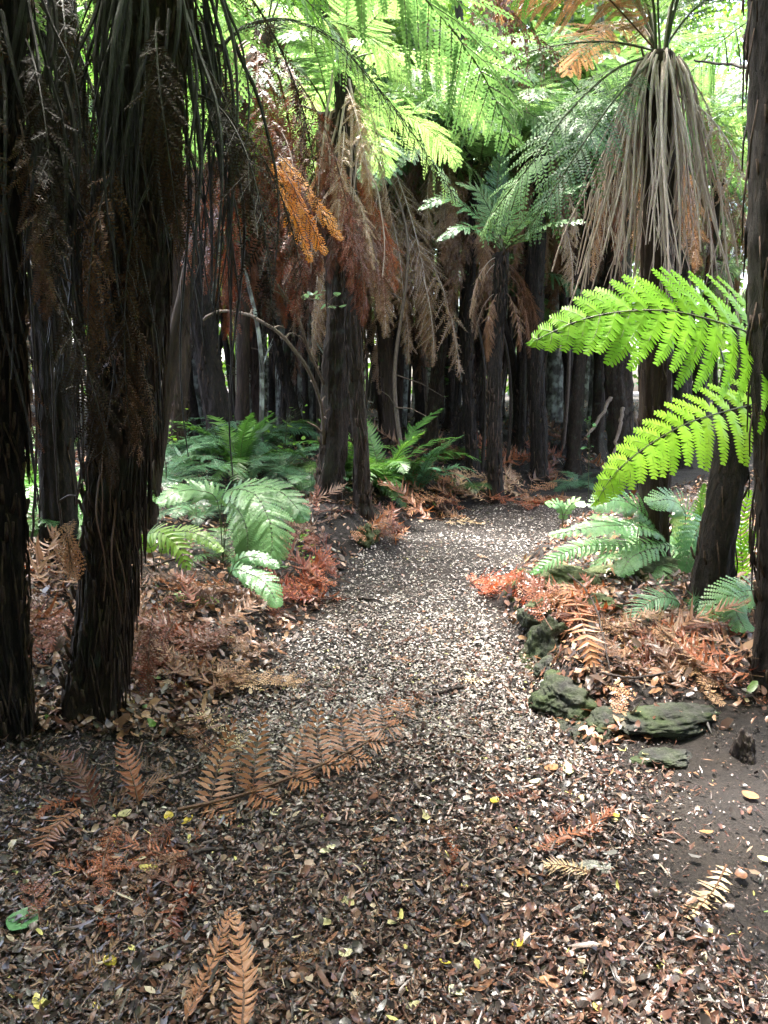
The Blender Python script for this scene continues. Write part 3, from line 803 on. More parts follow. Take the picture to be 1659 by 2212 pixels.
# ------------------------------------------------------------------ background tree ferns and pale trees
def far_protos():
    ps = []
    for k in range(4):
        rng = random.Random(200 + k)
        ht = 3.6 + .7 * k
        root = thing('tree_fern', 'distant dark tree fern trunk among the crowded trunks at the back of the glade', 'tree fern', (0, 0, 0), 'crowded tree ferns at the back of the glade')
        top = Vector((rng.uniform(-.6, .6), rng.uniform(-.6, .6), ht))
        link('trunk', trunk_mesh('trunk', [Vector((0, 0, -.2)), top * .25 + Vector((rng.uniform(-.12, .12), 0, 0)), top * .6 + Vector((rng.uniform(-.2, .2), 0, 0)), top], [[.10, .07, .07], [.06, .045, .05], [.12, .085, .08], [.045, .04, .045]][k], 12, M[['trunkf', 'trunkb', 'trunkm', 'trunkf'][k]], .22, k + .5, segs=40, flare=.5, knots=40), root)
        add_crown(root, top, 7, 'live', 1.0, rng, rng.uniform(0, 6))
        add_skirt(root, top, 7, ['dead', 'dead_tan', 'dead_rust', 'dead'][k], 1.0, rng, rad=.1, zr=.7)
        ps.append(root)
    return ps
protos = far_protos()
first = [True] * 4
rng = random.Random(77)
placed = []
cnt = 0
tries = 0
while cnt < 215 and tries < 6000:
    tries += 1
    Y = 11.5 + 17 * rng.random() ** 1.15
    x = rng.uniform(-.60, .62) * (Y + 1)
    if Y < 14 and abs(x - xc(Y)) < 1.3: continue
    if abs(x - xc(Y)) < .9: continue
    if any((x - a) ** 2 + (Y - b_) ** 2 < (.28 + .012 * Y) ** 2 for a, b_ in placed): continue
    placed.append((x, Y))
    k = rng.randrange(4)
    loc = Vector((x, Y, h(x, Y)))
    if first[k]:
        protos[k].location = loc; protos[k].rotation_euler = (0, 0, rng.uniform(0, 6)); first[k] = False
    else:
        copy_thing(protos[k], loc, rng.uniform(0, 6), rng.uniform(.85, 1.3))
    cnt += 1

def crown_mesh(seed, rad, nleaf, size):
    r = np.random.RandomState(seed)
    cl = r.normal(0, 1, (26, 3)); cl /= np.linalg.norm(cl, axis=1)[:, None]; cl *= (rad * r.uniform(.35, 1, 26) ** .5)[:, None]; cl[:, 2] *= .55
    which = r.randint(0, 26, nleaf)
    c_ = cl[which] + r.normal(0, rad * .16, (nleaf, 3))
    a = r.normal(0, 1, (nleaf, 3)); a /= np.linalg.norm(a, axis=1)[:, None]
    b_ = np.cross(a, r.normal(0, 1, (nleaf, 3))); b_ /= np.linalg.norm(b_, axis=1)[:, None]
    s_ = size * r.uniform(.6, 1.3, (nleaf, 1))
    vv = np.stack([c_ - a * s_, c_ + b_ * s_ * .45, c_ + a * s_, c_ - b_ * s_ * .45], 1).reshape(-1, 3)
    me = bpy.data.meshes.new('crown')
    me.from_pydata(vv.tolist(), [], np.arange(nleaf * 4).reshape(-1, 4).tolist())
    me.materials.append(M['crown'])
    return me
CR = [crown_mesh(i, 1.9, 2600, .085) for i in range(3)]
PALE = [('pale lichen spotted trunk glimpsed behind the slanting thin black trunk', 620, 14), ('whitish trunk standing behind the stout mossy tree fern', 655, 13),
        ('grey trunk with white lichen patches beyond the small open crowned fern', 1190, 15), ('pale bark tree behind the skirt of hanging stalks', 1300, 17),
        ('light grey trunk behind the blue green ferns near the leaning trunk', 440, 14.5), ('slender pale trunk behind the brown tan skirted fern', 905, 17),
        ('pale tree seen between the worm-eaten trunk and the leaning one', 375, 13), ('grey pole-straight trunk behind the shaggy slim trunk', 770, 16), ('thin silvery trunk past the bend behind dark trunks', 1060, 16)]
for k, (lab, u, Y) in enumerate(PALE):
    base = B(u, Y); rg = random.Random(k + 300)
    root = thing('forest_tree', lab, 'tree', base, None)
    ht = rg.uniform(7, 9)
    pts = [Vector((0, 0, -.2)), Vector((rg.uniform(-.3, .3), 0, ht * .5)), Vector((rg.uniform(-.5, .5), 0, ht))]
    link('trunk', trunk_mesh('trunk', pts, [.17, .12, .06], 12, M['pale_bark'], .08, k * 1.1, segs=40), root)
    for j in range(4):
        s_ = pts[1].lerp(pts[2], .35 + .15 * j); a = rg.uniform(0, 6.28)
        e_ = s_ + Vector((math.cos(a), math.sin(a), .7)) * rg.uniform(.9, 1.5)
        mb = MB(); mb.tube(spline([s_, s_.lerp(e_, .5) + Vector((0, 0, .1)), e_], 7), [.035 - .004 * q_ for q_ in range(7)], 6, 0)
        link('branch', mb.mesh('branch', [M['pale_bark']]), root)
    link('crown', CR[k % 3], root, pts[2], (0, 0, rg.uniform(0, 6)), rg.uniform(.9, 1.2))

PT = [o for o in COL.objects if o.name.startswith('forest_tree')]
rg = random.Random(9); kk = 0
while kk < 34:
    Y = rg.uniform(13, 27); x = rg.uniform(-.58, .5) * Y
    if abs(x - xc(Y)) < 1.2: continue
    copy_thing(PT[kk % len(PT)], Vector((x, Y, h(x, Y))), rg.uniform(0, 6), rg.uniform(.7, 1.1), 'pale lichen spotted trunk far back in the crowded wood', 'pale trunks far back in the wood'); kk += 1

rg = random.Random(31); kk = 0
sp = []
for k in range(4):
    ht = rg.uniform(4, 6.5); q_ = [Vector((0, 0, -.1)), Vector((rg.uniform(-.3, .3), 0, ht * .3)), Vector((rg.uniform(-.6, .6), rg.uniform(-.3, .3), ht * .7)), Vector((rg.uniform(-.8, .8), 0, ht))]
    root = thing('sapling', 'slender crooked stem squeezed between the background trunks', 'sapling', (0, 0, 0), 'slender stems between the background trunks')
    mb = MB(); c_ = spline(q_, 24); mb.tube(c_, [.032 - .001 * i for i in range(24)], 7, 0)
    for t_ in range(7):
        a_ = c_[rg.randrange(5, 23)]; d_ = Vector((rg.uniform(-1, 1), rg.uniform(-1, 1), rg.uniform(-.3, .8))).normalized() * rg.uniform(.3, .9)
        mb.tube([a_, a_ + d_ * .5 + Vector((0, 0, .04)), a_ + d_], [.010, .007, .003], 4, 0, False)
    link('trunk', mb.mesh('trunk', [M[['wood2', 'wood', 'pale_bark', 'wood2'][k]]], True), root)
    for t_ in range(14):
        a_ = c_[rg.randrange(8, 24)] + Vector((rg.uniform(-.5, .5), rg.uniform(-.5, .5), rg.uniform(-.2, .4)))
    sp.append(root)
while kk < 48:
    Y = rg.uniform(9.5, 19); x = rg.uniform(-.5, .45) * Y
    if abs(x - xc(Y)) < 1.3: continue
    if kk < 4: sp[kk].location = Vector((x, Y, h(x, Y)))
    else: copy_thing(sp[kk % 4], Vector((x, Y, h(x, Y))), rg.uniform(0, 6), rg.uniform(.8, 1.2))
    kk += 1

# far-off wood that reads as one mass
def woods():
    r = np.random.RandomState(5)
    n_ = 26000
    an = r.uniform(-1.0, 1.05, n_)
    d = r.uniform(34, 46, n_)
    X = np.sin(an) * d; Y = np.cos(an) * d
    top = 9 + 4 * np.sin(an * 9) + 2.5 * np.sin(an * 23 + 1)
    Z = H(X, Y) + r.uniform(0, 1, n_) ** .8 * top
    c_ = np.stack([X, Y, Z], 1)
    a = r.normal(0, 1, (n_, 3)); a /= np.linalg.norm(a, axis=1)[:, None]
    b_ = np.cross(a, r.normal(0, 1, (n_, 3))); b_ /= np.linalg.norm(b_, axis=1)[:, None]
    s_ = .34 * r.uniform(.5, 1.3, (n_, 1))
    vv = np.stack([c_ - a * s_, c_ + b_ * s_ * .5, c_ + a * s_, c_ - b_ * s_ * .5], 1).reshape(-1, 3)
    me = bpy.data.meshes.new('far_woods'); me.from_pydata(vv.tolist(), [], np.arange(n_ * 4).reshape(-1, 4).tolist()); me.materials.append(M['crown'])
    o = link('far_woods', me); o['kind'] = 'stuff'; o['label'] = 'far-off green wood behind the tree ferns'
woods()
def shading_woods():  # unseen leaf mass added to close the open sky behind the camera
    r = np.random.RandomState(6); n_ = 42000
    an = r.uniform(1.15, 2 * math.pi - 1.15, n_); d = r.uniform(7, 12, n_)
    X = np.sin(an) * d; Y = np.cos(an) * d; Z = H(X, Y) + r.uniform(0, 1, n_) * 9.5
    c_ = np.stack([X, Y, Z], 1)
    a = r.normal(0, 1, (n_, 3)); a /= np.linalg.norm(a, axis=1)[:, None]
    b_ = np.cross(a, r.normal(0, 1, (n_, 3))); b_ /= np.linalg.norm(b_, axis=1)[:, None]
    s_ = .2 * r.uniform(.5, 1.3, (n_, 1))
    vv = np.stack([c_ - a * s_, c_ + b_ * s_ * .5, c_ + a * s_, c_ - b_ * s_ * .5], 1).reshape(-1, 3)
    me = bpy.data.meshes.new('unseen_shading_woods'); me.from_pydata(vv.tolist(), [], np.arange(n_ * 4).reshape(-1, 4).tolist()); me.materials.append(M['darkleaf'])
    o = link('unseen_shading_woods', me); o['kind'] = 'stuff'; o['label'] = 'unseen dark wood added around the viewpoint to block skylight'
shading_woods()

# ------------------------------------------------------------------ ground ferns
def ground_fern(label, base, kind, n_f, sc, seed, group=None, tiltr=(-.1, .25), az0=None):
    rg = random.Random(seed)
    root = thing('fern', label, 'fern', base, group)
    for i in range(n_f):
        az = (az0 if az0 is not None else 0) + i * 2 * math.pi / n_f + rg.uniform(-.3, .3)
        link('frond', V[kind][rg.randrange(4)], root, (math.cos(az) * .02, math.sin(az) * .02, 0), (rg.uniform(-.15, .15), rg.uniform(*tiltr), az), sc * rg.uniform(.75, 1.1))
    return root
GF = [
 ('upright crown fern with broad glossy fronds beside the dark leaning trunk', 520, 8.6, 'pinn', 12, .80, 1),
 ('blue green fern nearest the worm-eaten trunk, under the leafy bushy edge', 350, 7.6, 'gfern', 12, .85, 2),
 ('blue green fern clump just behind the white budded twigs', 405, 8.8, 'gfern', 12, .9, 3),
 ('dark blue green fern in front of the foot of the leaning trunk', 460, 9.2, 'gfern', 11, .8, 4),
 ('feathery fern between the glossy crown fern and the stout mossy trunk', 610, 8.8, 'gfern', 11, .8, 5),
 ('bluish fern touching the foot of the stout mossy trunk', 655, 8.2, 'gfern', 9, .62, 6),
 ('green arching fern clump behind the slim black-green trunk', 830, 9.0, 'pinn', 14, 1.05, 7),
 ('low bluish fern spreading beside the arching clump toward the bend', 900, 9.2, 'pinn_blue', 10, .72, 8),
 ('little green fern under the slanting dark trunk', 1000, 9.6, 'gfern_green', 5, .5, 9),
 ('large green fern glimpsed between the black trunks at the edge', 95, 6.3, 'pinn', 12, .85, 10),
 ('pale fern in the gap beside the worm-eaten trunk', 150, 5.8, 'gfern_pale', 12, .75, 11),
 ('bright fern tucked against the edge trunk in the dark gap', 60, 5.4, 'gfern_pale', 9, .6, 12),
 ('green fern far back behind the thin slanting black trunk', 590, 11.0, 'gfern_green', 10, .8, 13),
 ('bright feathery fern behind the stout mossy trunk', 745, 9.0, 'gfern_green', 10, .95, 14),
 ('blue green fern farthest back behind the glossy crown fern', 545, 10.2, 'gfern', 11, .9, 15),
 ('blue green fern low in front of the twiggy white budded plant', 430, 6.9, 'gfern', 9, .5, 17),
 ('dim green fern in the shade between slanting trunk and bend', 985, 11.2, 'gfern_green', 8, .6, 18),
 ('drooping blue green fern at the bank top behind the shiny pale fern', 560, 7.2, 'gfern', 10, .55, 19),
 ('pale fern spilling over the bank between leaning trunk and arching frond', 1500, 5.9, 'gfern_pale', 12, .5, 20),
 ('soft pale fern at the far side of the sprawling glossy fern', 1370, 6.4, 'gfern_pale', 10, .45, 21),
 ('small fern at the foot of the broad trunk with pale roots', 1250, 10.5, 'gfern', 6, .5, 16),
]
for (lab, u, Y, kd, nf, sc, sd_) in GF:
    ground_fern(lab, B(u, Y), kd, nf + 3, sc * 1.3, sd_ + 500)

def hero_fern(label, base, fronds, mat='pale', extra=None):
    """a fern whose fronds follow the photo: each (points (u, v, Y), width, pinnae, pinnules, up)"""
    root = thing('fern', label, 'fern', base)
    rg = random.Random(int(base.x * 100) + 3)
    for pts, wd, npn, npl, up in fronds:
        a = [Vector((0, 0, 0))] + [P(*q_) - base for q_ in pts]
        link('frond', frond('frond', a, Vector(up), wd * 1.12, int(npn * .95), int(npl * 1.3), [M[mat], M['gstem']], .22, 22, .18, .15, rng=rg, rr=.004, jit=.03, dense=.98 if npl else .85, hi=True, ptap=.5), root)
    if extra:
        k, n_, s_ = extra
        for i in range(n_):
            az = i * 2 * math.pi / n_ + rg.uniform(-.3, .3)
            link('frond', V[k][rg.randrange(4)], root, (0, 0, 0), (rg.uniform(-.1, .1), rg.uniform(0, .3), az), s_ * rg.uniform(.8, 1.1))
    return root
b0 = B(478, 5.9)
hero_fern('shiny pale green fern arching over the bank beside the path', b0, [
    ([(478, 1085, 5.9), (505, 1058, 5.75), (550, 1068, 5.55), (580, 1120, 5.4), (588, 1175, 5.3), (580, 1208, 5.25)], .175, 30, 12, (0.25, -.7, .6)),
    ([(500, 1075, 5.95), (550, 1048, 5.9), (605, 1062, 5.8), (640, 1095, 5.7), (657, 1122, 5.65)], .12, 26, 10, (.2, -.6, .7)),
    ([(470, 1085, 6), (430, 1060, 6.0), (385, 1062, 5.9), (345, 1085, 5.8)], .13, 24, 9, (-.2, -.6, .7)),
    ([(490, 1090, 5.8), (520, 1110, 5.6), (535, 1160, 5.45), (530, 1210, 5.4)], .13, 24, 9, (.1, -.8, .5)),
], 'pale', ('gfern_pale', 7, .6))
b0 = B(470, 5.0)
hero_fern('low pale frond fern whose tip points down at the path edge', b0, [
    ([(500, 1235, 4.95), (540, 1240, 4.9), (575, 1262, 4.8), (600, 1308, 4.7)], .10, 22, 9, (.2, -.6, .75)),
    ([(510, 1215, 5.0), (560, 1205, 5.0), (600, 1225, 4.95)], .06, 16, 7, (.2, -.6, .75))], 'pale')
b0 = B(330, 5.2)
hero_fern('yellow green fern with comb-like fronds at the right foot of the worm-eaten trunk', b0, [
    ([(330, 1200, 5.1), (318, 1160, 5.1), (345, 1150, 5.0), (385, 1180, 4.95), (405, 1230, 4.9)], .11, 18, 0, (.2, -.7, .7)),
    ([(350, 1190, 5.2), (380, 1150, 5.2), (430, 1155, 5.1), (480, 1190, 5.0)], .07, 22, 8, (.1, -.6, .8)),
    ([(340, 1300, 4.9), (400, 1290, 4.9), (470, 1300, 4.8)], .06, 16, 7, (.1, -.6, .8))], 'sprig')
b0 = B(1440, 5.6)
hero_fern('glossy fern sprawling over the bank, one long frond arching toward the path', b0, [
    ([(1470, 1195, 5.5), (1420, 1175, 5.4), (1340, 1178, 5.25), (1260, 1180, 5.15), (1200, 1205, 5.05), (1150, 1240, 5.0)], .10, 34, 0, (.1, -.5, .85)),
    ([(1430, 1160, 5.5), (1380, 1100, 5.45), (1330, 1080, 5.35), (1280, 1095, 5.25)], .14, 24, 9, (-.2, -.6, .75)),
    ([(1440, 1170, 5.5), (1400, 1140, 5.4), (1330, 1135, 5.2), (1270, 1140, 5.1), (1190, 1155, 5.0)], .10, 26, 9, (-.1, -.5, .8)),
    ([(1470, 1170, 5.5), (1480, 1110, 5.4), (1450, 1080, 5.3), (1400, 1085, 5.2)], .13, 24, 9, (0, -.7, .7)),
    ([(1480, 1180, 5.5), (1520, 1120, 5.3), (1500, 1160, 5.1), (1480, 1230, 5.0)], .13, 22, 9, (.2, -.8, .5)),
    ([(1430, 1185, 5.4), (1370, 1200, 5.2), (1340, 1240, 5.05)], .10, 18, 8, (-.2, -.7, .7)),
], 'pale', ('gfern_pale', 11, .75))
b0 = B(1510, 5.3)
hero_fern('strap fronded green fern standing against the leaning black trunk', b0, [
    ([(1518, 1160, 5.3), (1512, 1100, 5.3), (1522, 1045, 5.3)], .05, 26, 0, (0, -1, .2)),
    ([(1530, 1180, 5.2), (1545, 1110, 5.2), (1530, 1060, 5.2)], .05, 26, 0, (0, -1, .2))], 'green')
b0 = B(1480, 4.45)
hero_fern('dark glossy drooping fern on red brown fronds below the leaning trunk', b0, [
    ([(1465, 1300, 4.4), (1430, 1290, 4.35), (1390, 1310, 4.3), (1362, 1350, 4.2)], .11, 24, 0, (-.2, -.6, .75)),
    ([(1490, 1310, 4.4), (1500, 1290, 4.35), (1515, 1330, 4.3)], .07, 18, 0, (.1, -.6, .75))], 'blue')
b0 = B(1640, 4.3)
hero_fern('broad soft fern frond fanning in front of the foot of the edge trunk', b0, [
    ([(1650, 1290, 4.25), (1620, 1275, 4.2), (1570, 1290, 4.15), (1520, 1330, 4.1)], .12, 22, 9, (-.1, -.6, .75)),
    ([(1640, 1290, 4.25), (1600, 1290, 4.1), (1590, 1320, 4.0), (1610, 1360, 3.9)], .11, 20, 9, (.1, -.8, .6))], 'pale')
b0 = B(1600, 5.0)
hero_fern('bright strap fern in the slot between leaning trunk and edge trunk', b0, [
    ([(1605, 1240, 4.95), (1600, 1150, 4.95), (1620, 1060, 4.95)], .09, 26, 0, (0, -1, .2)),
    ([(1590, 1270, 4.9), (1575, 1240, 4.9), (1610, 1180, 4.9), (1640, 1140, 4.9)], .08, 24, 0, (0, -1, .2))], 'lime')
hero_fern('tiny upright seedling fern with star shaped fronds beside the bend', B(1215, 7.0), [
    ([(1215, 1110, 7.0), (1205, 1090, 7.0), (1180, 1088, 6.9)], .06, 10, 5, (0, -.7, .7)),
    ([(1220, 1110, 7.0), (1240, 1085, 7.0), (1262, 1092, 6.9)], .06, 10, 5, (0, -.7, .7))], 'pale')

# ------------------------------------------------------------------ seedlings, sprigs, twigs
def leafmesh(sz, asp=.7, seg=6, cup=.12, serr=0.0, rg=None):
    rg = rg or random.Random(1)
    mb = MB(); prev = None
    for k in range(seg + 1):
        t = k / seg
        w = sz * asp * .5 * math.sin(math.pi * (t * .94 + .03)) ** .8 * (1 + rg.uniform(-serr, serr))
        w2 = sz * asp * .5 * math.sin(math.pi * (t * .94 + .03)) ** .8 * (1 + rg.uniform(-serr, serr))
        z_ = cup * sz * (.6 * (t - .5) ** 2 * 4)
        i0 = len(mb.v)
        mb.v += [Vector((t * sz - sz / 2, w, z_ + cup * w)), Vector((t * sz - sz / 2, 0, z_)), Vector((t * sz - sz / 2, -w2, z_ + cup * w2 * .6))]
        if prev is not None:
            mb.f.append((prev, prev + 1, i0 + 1, i0)); mb.m.append(0); mb.f.append((prev + 1, prev + 2, i0 + 2, i0 + 1)); mb.m.append(0)
        prev = i0
    return mb
def seedling(label, pts, matl, nl, lsz, seed, stemr=.003, name='seedling', cat='seedling', spread=.05, mstem='gstem', leafname='leaf'):
    base = pts[0]; rg = random.Random(seed)
    root = thing(name, label, cat, base)
    c_ = spline([q_ - base for q_ in pts], 12)
    mb = MB(); mb.tube(c_, [stemr * (1.3 - .07 * i) for i in range(12)], 5, 0)
    lf = leafmesh(lsz, .6).mesh('leaf', [M[matl]])
    pos = []
    for i in range(nl):
        t = rg.uniform(.35, 1); q_ = c_[int(t * 11)]; o_ = Vector((rg.uniform(-1, 1), rg.uniform(-1, 1), rg.uniform(-.2, .8))) * spread
        mb.tube([q_, q_ + o_], [stemr * .5, stemr * .3], 3, 0, False)
        pos.append(q_ + o_)
    link('stem', mb.mesh('stem', [M[mstem]]), root)
    for q_ in pos:
        link(leafname, lf, root, q_, (rg.uniform(-.6, .6), rg.uniform(-.6, .6), rg.uniform(0, 6.28)), rg.uniform(.7, 1.2))
seedling('yellow green leafy seedling on the bank above the rust coloured fronds', [B(648, 5.9), P(652, 1200, 5.9), P(645, 1150, 5.85)], 'sprig', 26, .05, 1, spread=.09)
seedling('small bluish leafed seedling next to the low pale frond', [B(600, 5.5), P(600, 1235, 5.5), P(590, 1215, 5.5)], 'pale', 12, .045, 2, spread=.07)
seedling('mint coloured leaf sprig on a bare twig in front of the stout trunk', [P(610, 590, 6.9), P(650, 640, 6.9), P(700, 650, 6.8), P(725, 670, 6.8)], 'mint', 14, .07, 3, .005, 'leafy_twig', 'twig', .1, 'wood2')
seedling('light green leafy bush behind the thin slanting trunk', [B(615, 9.6), P(615, 980, 9.6), P(620, 900, 9.6)], 'sprig', 40, .08, 4, .006, 'shrub', 'shrub', .25)
seedling('climbing green leaves on a stem beside the moss streaked trunk', [B(938, 11.7), P(945, 830, 11.7), P(940, 760, 11.7)], 'green', 40, .08, 5, .006, 'climbing_vine', 'vine', .16)
seedling('green shrub behind the skirted fern skirt and the track', [B(1270, 9.8), P(1272, 935, 9.8), P(1265, 915, 9.8)], 'pale', 12, .07, 6, .004, spread=.1)
seedling('leafy bush tangled beside the worm-eaten trunk above the blue ferns', [B(355, 8.4), P(360, 960, 8.4), P(372, 905, 8.4)], 'sprig', 36, .07, 7, .005, 'shrub', 'shrub', .22)
seedling('twiggy plant with tiny white buds in front of the blue green ferns', [B(425, 6.6), P(420, 1080, 6.6), P(400, 1030, 6.6)], 'fungus', 7, .025, 8, .003, 'budding_twig', 'twig', .16, 'wood2', 'bud')

def stick(label, pts, r0, r1, mat, seed=0, name='fallen_stick', cat='stick', twigs=0):
    rg = random.Random(seed)
    base = pts[0]; c_ = spline([q_ - base for q_ in pts], 18)
    c_ = [q_ + Vector((rg.gauss(0, r0 * .25), rg.gauss(0, r0 * .25), rg.gauss(0, r0 * .25))) for q_ in c_]
    mb = MB(); mb.tube(c_, [r0 + (r1 - r0) * i / 17 for i in range(18)], 7, 0)
    for k in range(twigs):
        q_ = c_[rg.randrange(3, 17)]; d_ = Vector((rg.uniform(-1, 1), rg.uniform(-1, 1), rg.uniform(-.2, 1))).normalized() * rg.uniform(.08, .25)
        mb.tube([q_, q_ + d_ * .5 + Vector((0, 0, .02)), q_ + d_], [r1 * .8, r1 * .5, r1 * .3], 4, 0, False)
    o = link(name, mb.mesh(name, [M[mat]], True), None, base)
    return tag(o, label, cat)
def gp(*a, lift=.015): return [G(u, v, lift) for u, v in a]
stick('long dark stick lying diagonally between rust fronds and yellow leaf', gp((310, 1760), (380, 1820), (450, 1900), (525, 1985)), .010, .006, 'wood', 1)
stick('short dark stick crossing the long diagonal one', gp((415, 1863), (460, 1858), (512, 1855), lift=.03), .008, .006, 'wood', 2)
stick('thin curved dark stem pointing down beneath the diagonal stick', gp((438, 1925), (405, 1975), (395, 2040), (398, 2080)), .004, .003, 'wood', 3)
stick('dark knobbly stick across the path above the big orange frond', gp((935, 1512), (965, 1500), (1000, 1492), lift=.02), .012, .009, 'wood', 4)
stick('dark twig on the path between chips and brown leaves', gp((900, 1715), (960, 1690), (1000, 1665)), .006, .004, 'wood', 5)
stick('black twig lying down the lower path', gp((890, 1870), (930, 1925), (935, 1990)), .007, .005, 'wood', 6)
stick('dark broken stick near the large green leaf', gp((110, 1890), (160, 1960), (230, 2010)), .007, .005, 'wood', 41)
stick('slender brown stick below the round yellow leaf', gp((350, 1960), (300, 2030), (280, 2110)), .005, .003, 'wood2', 42)
stick('black stick half under leaves right of the forked fronds', gp((600, 2080), (680, 2110), (760, 2105)), .008, .006, 'wood', 43)
stick('dark twig slanting between lemon leaf and orange sliver leaf', gp((1000, 2120), (1050, 2060), (1075, 1990)), .005, .003, 'wood', 44)
stick('thin dark stem beside the red comb frond', gp((1060, 1880), (1130, 1850), (1180, 1800)), .005, .004, 'wood', 45)
stick('short thick dark stick under the curled pale leaf', gp((640, 1800), (700, 1790), (760, 1795)), .008, .007, 'wood', 46)
stick('pale grey twig at the edge of the bare soil', gp((1265, 1782), (1320, 1800), (1388, 1822)), .006, .003, 'wood2', 7)
stick('small dark bark piece on the pale path chips', gp((772, 1300), (805, 1303), lift=.02), .012, .009, 'wood', 8)
stick('slim dark stick curving over the mossy slab', gp((1300, 1495), (1370, 1505), (1450, 1490), lift=.09), .007, .004, 'wood', 9)
stick('thin brown stem arching from the orange rust frond pile', [G(1225, 1310, .2), G(1275, 1370, .2), G(1305, 1450, .12), G(1325, 1500, .03)], .006, .003, 'wood', 10)
stick('long curved root loop on the bank right of the worm-eaten trunk', [G(330, 1230, .02), G(400, 1240, .1), G(480, 1300, .12), G(470, 1350, .02)], .008, .006, 'wood', 11, 'root', 'root')
stick('thin bare twig leaning up beside the mossy root foot', [G(620, 1220), P(660, 1120, 6.9), P(700, 1000, 7.1)], .004, .002, 'wood2', 12, twigs=4)
stick('bare branch reaching across behind the worm-eaten trunk', [P(440, 690, 7.5), P(480, 672, 7.4), P(560, 690, 7.2), P(640, 760, 7.2), P(690, 860, 7.4), P(700, 960, 7.5)], .014, .018, 'wood2', 13, 'bare_branch', 'branch', 9)
stick('thin dead branch sloping from the rust fronds toward the stout trunk', [P(590, 600, 7.0), P(640, 680, 7.1), P(668, 760, 7.3), P(700, 830, 7.5)], .011, .014, 'wood2', 14, 'bare_branch', 'branch', 7)
stick('black bent branch over the skirted fern at the edge trunk', [P(1650, 190, 3.9), P(1620, 150, 4.0), P(1570, 140, 4.2), P(1500, 130, 4.4)], .012, .005, 'wood', 15, 'bare_branch', 'branch', 3)
for i, (lab, a) in enumerate((('thin upright dark stem in the fern filled gap, reddest of the three', ((70, 1180), (78, 900), (60, 500))), ('upright stem closest to the worm-eaten trunk in the fern gap', ((165, 1090), (180, 900), (140, 500))), ('middle upright stem in front of the pale gap fern', ((135, 1150), (118, 950), (100, 500))))):
    stick(lab, [P(a[0][0], a[0][1], 4.8), P(a[1][0], a[1][1], 4.7), P(a[2][0], a[2][1], 4.6)], .008, .009, 'wood', 20 + i, 'upright_twig', 'twig', 2)
for i, (lab, a) in enumerate((('pale slanting root at the foot of the broad trunk', [(1320, 860, 10.9), (1290, 910, 10.7), (1265, 945, 10.5)]), ('second pale root propping the broad trunk, straighter', [(1345, 880, 10.8), (1335, 940, 10.6), (1325, 985, 10.3)]), ('third thin pale root spreading toward the track', [(1370, 890, 10.8), (1385, 940, 10.5), (1395, 990, 10.2)]))):
    stick(lab, [P(*q_) for q_ in a], .03, .018, 'wood2', 30 + i, 'root', 'root')

# ------------------------------------------------------------------ rocks and moss
def rock(label, c_, sx, sy, sz, mat, seed, name='rock', cat='rock', rz=0):
    import bmesh
    bm = bmesh.new(); bmesh.ops.create_icosphere(bm, subdivisions=5, radius=1)
    for v_ in bm.verts:
        p_ = v_.co.copy()
        k = 1 + .5 * mnoise.noise(p_ * 1.1 + Vector((seed, 0, 0))) + .16 * mnoise.noise(p_ * 3 + Vector((0, seed, 0))) + .12 * mnoise.noise(p_ * 7) + .06 * mnoise.noise(p_ * 17)
        v_.co = Vector((p_.x * sx, p_.y * sy, p_.z * sz)) * k
    me = bpy.data.meshes.new(name); bm.to_mesh(me); bm.free()
    me.polygons.foreach_set('use_smooth', [True] * len(me.polygons)); me.materials.append(M[mat])
    o = link(name, me, None, c_ + Vector((0, 0, sz * .12)), (0, 0, rz)); return tag(o, label, cat)
rock('dark hollow mossy rock under the orange rust frond pile', G(1185, 1410), .12, .15, .17, 'rock', 1)
rock('rounded mossy stone beside the path below the hollow rock', G(1215, 1510), .14, .19, .09, 'rock', 2)
rock('low wet stone sinking into the path edge', G(1250, 1585), .08, .13, .03, 'rock', 3)
rock('small mossy stone between the reddish fronds and the hollow rock', G(1150, 1350), .08, .12, .07, 'rock', 21)
rock('knobbly mossy stone in the gap between hollow rock and rounded stone', G(1180, 1455), .07, .09, .07, 'rock', 22)
rock('dark stone leading from the rounded stone toward the slab', G(1320, 1565), .10, .10, .05, 'rock', 23)
rock('flat mossy slab on the bank next to the bare soil', G(1450, 1555), .24, .13, .045, 'rock', 4, rz=.3)
rock('small dark stone half buried in bare soil near the slab', G(1430, 1640), .12, .08, .02, 'rock', 5)
rock('rounded moss cushion under the long arching frond', G(1225, 1260), .24, .2, .10, 'mossg', 6, 'moss_mound', 'moss')
rock('thin mossy log behind the sprawling glossy fern', G(1400, 1250), .42, .14, .12, 'mossg', 7, 'mossy_log', 'log', .2)
rock('pale moss cushion just above the orange rust pile', G(1240, 1310), .22, .16, .07, 'mossg', 8, 'moss_mound', 'moss')
rock('green moss lump next to the rust heap at the path edge', G(795, 1165), .09, .12, .12, 'mossg', 10, 'moss_mound', 'moss')
rock('pointed dark stump standing in soil near the edge trunk', G(1605, 1640), .04, .05, .10, 'wood', 12, 'stump', 'stump')
rock('round grey stone shining among the path chips', G(950, 1745), .03, .025, .015, 'rock', 13)
rock('pale flat stone at the edge of the brown litter', G(1275, 1885), .07, .04, .02, 'pale_bark', 14)

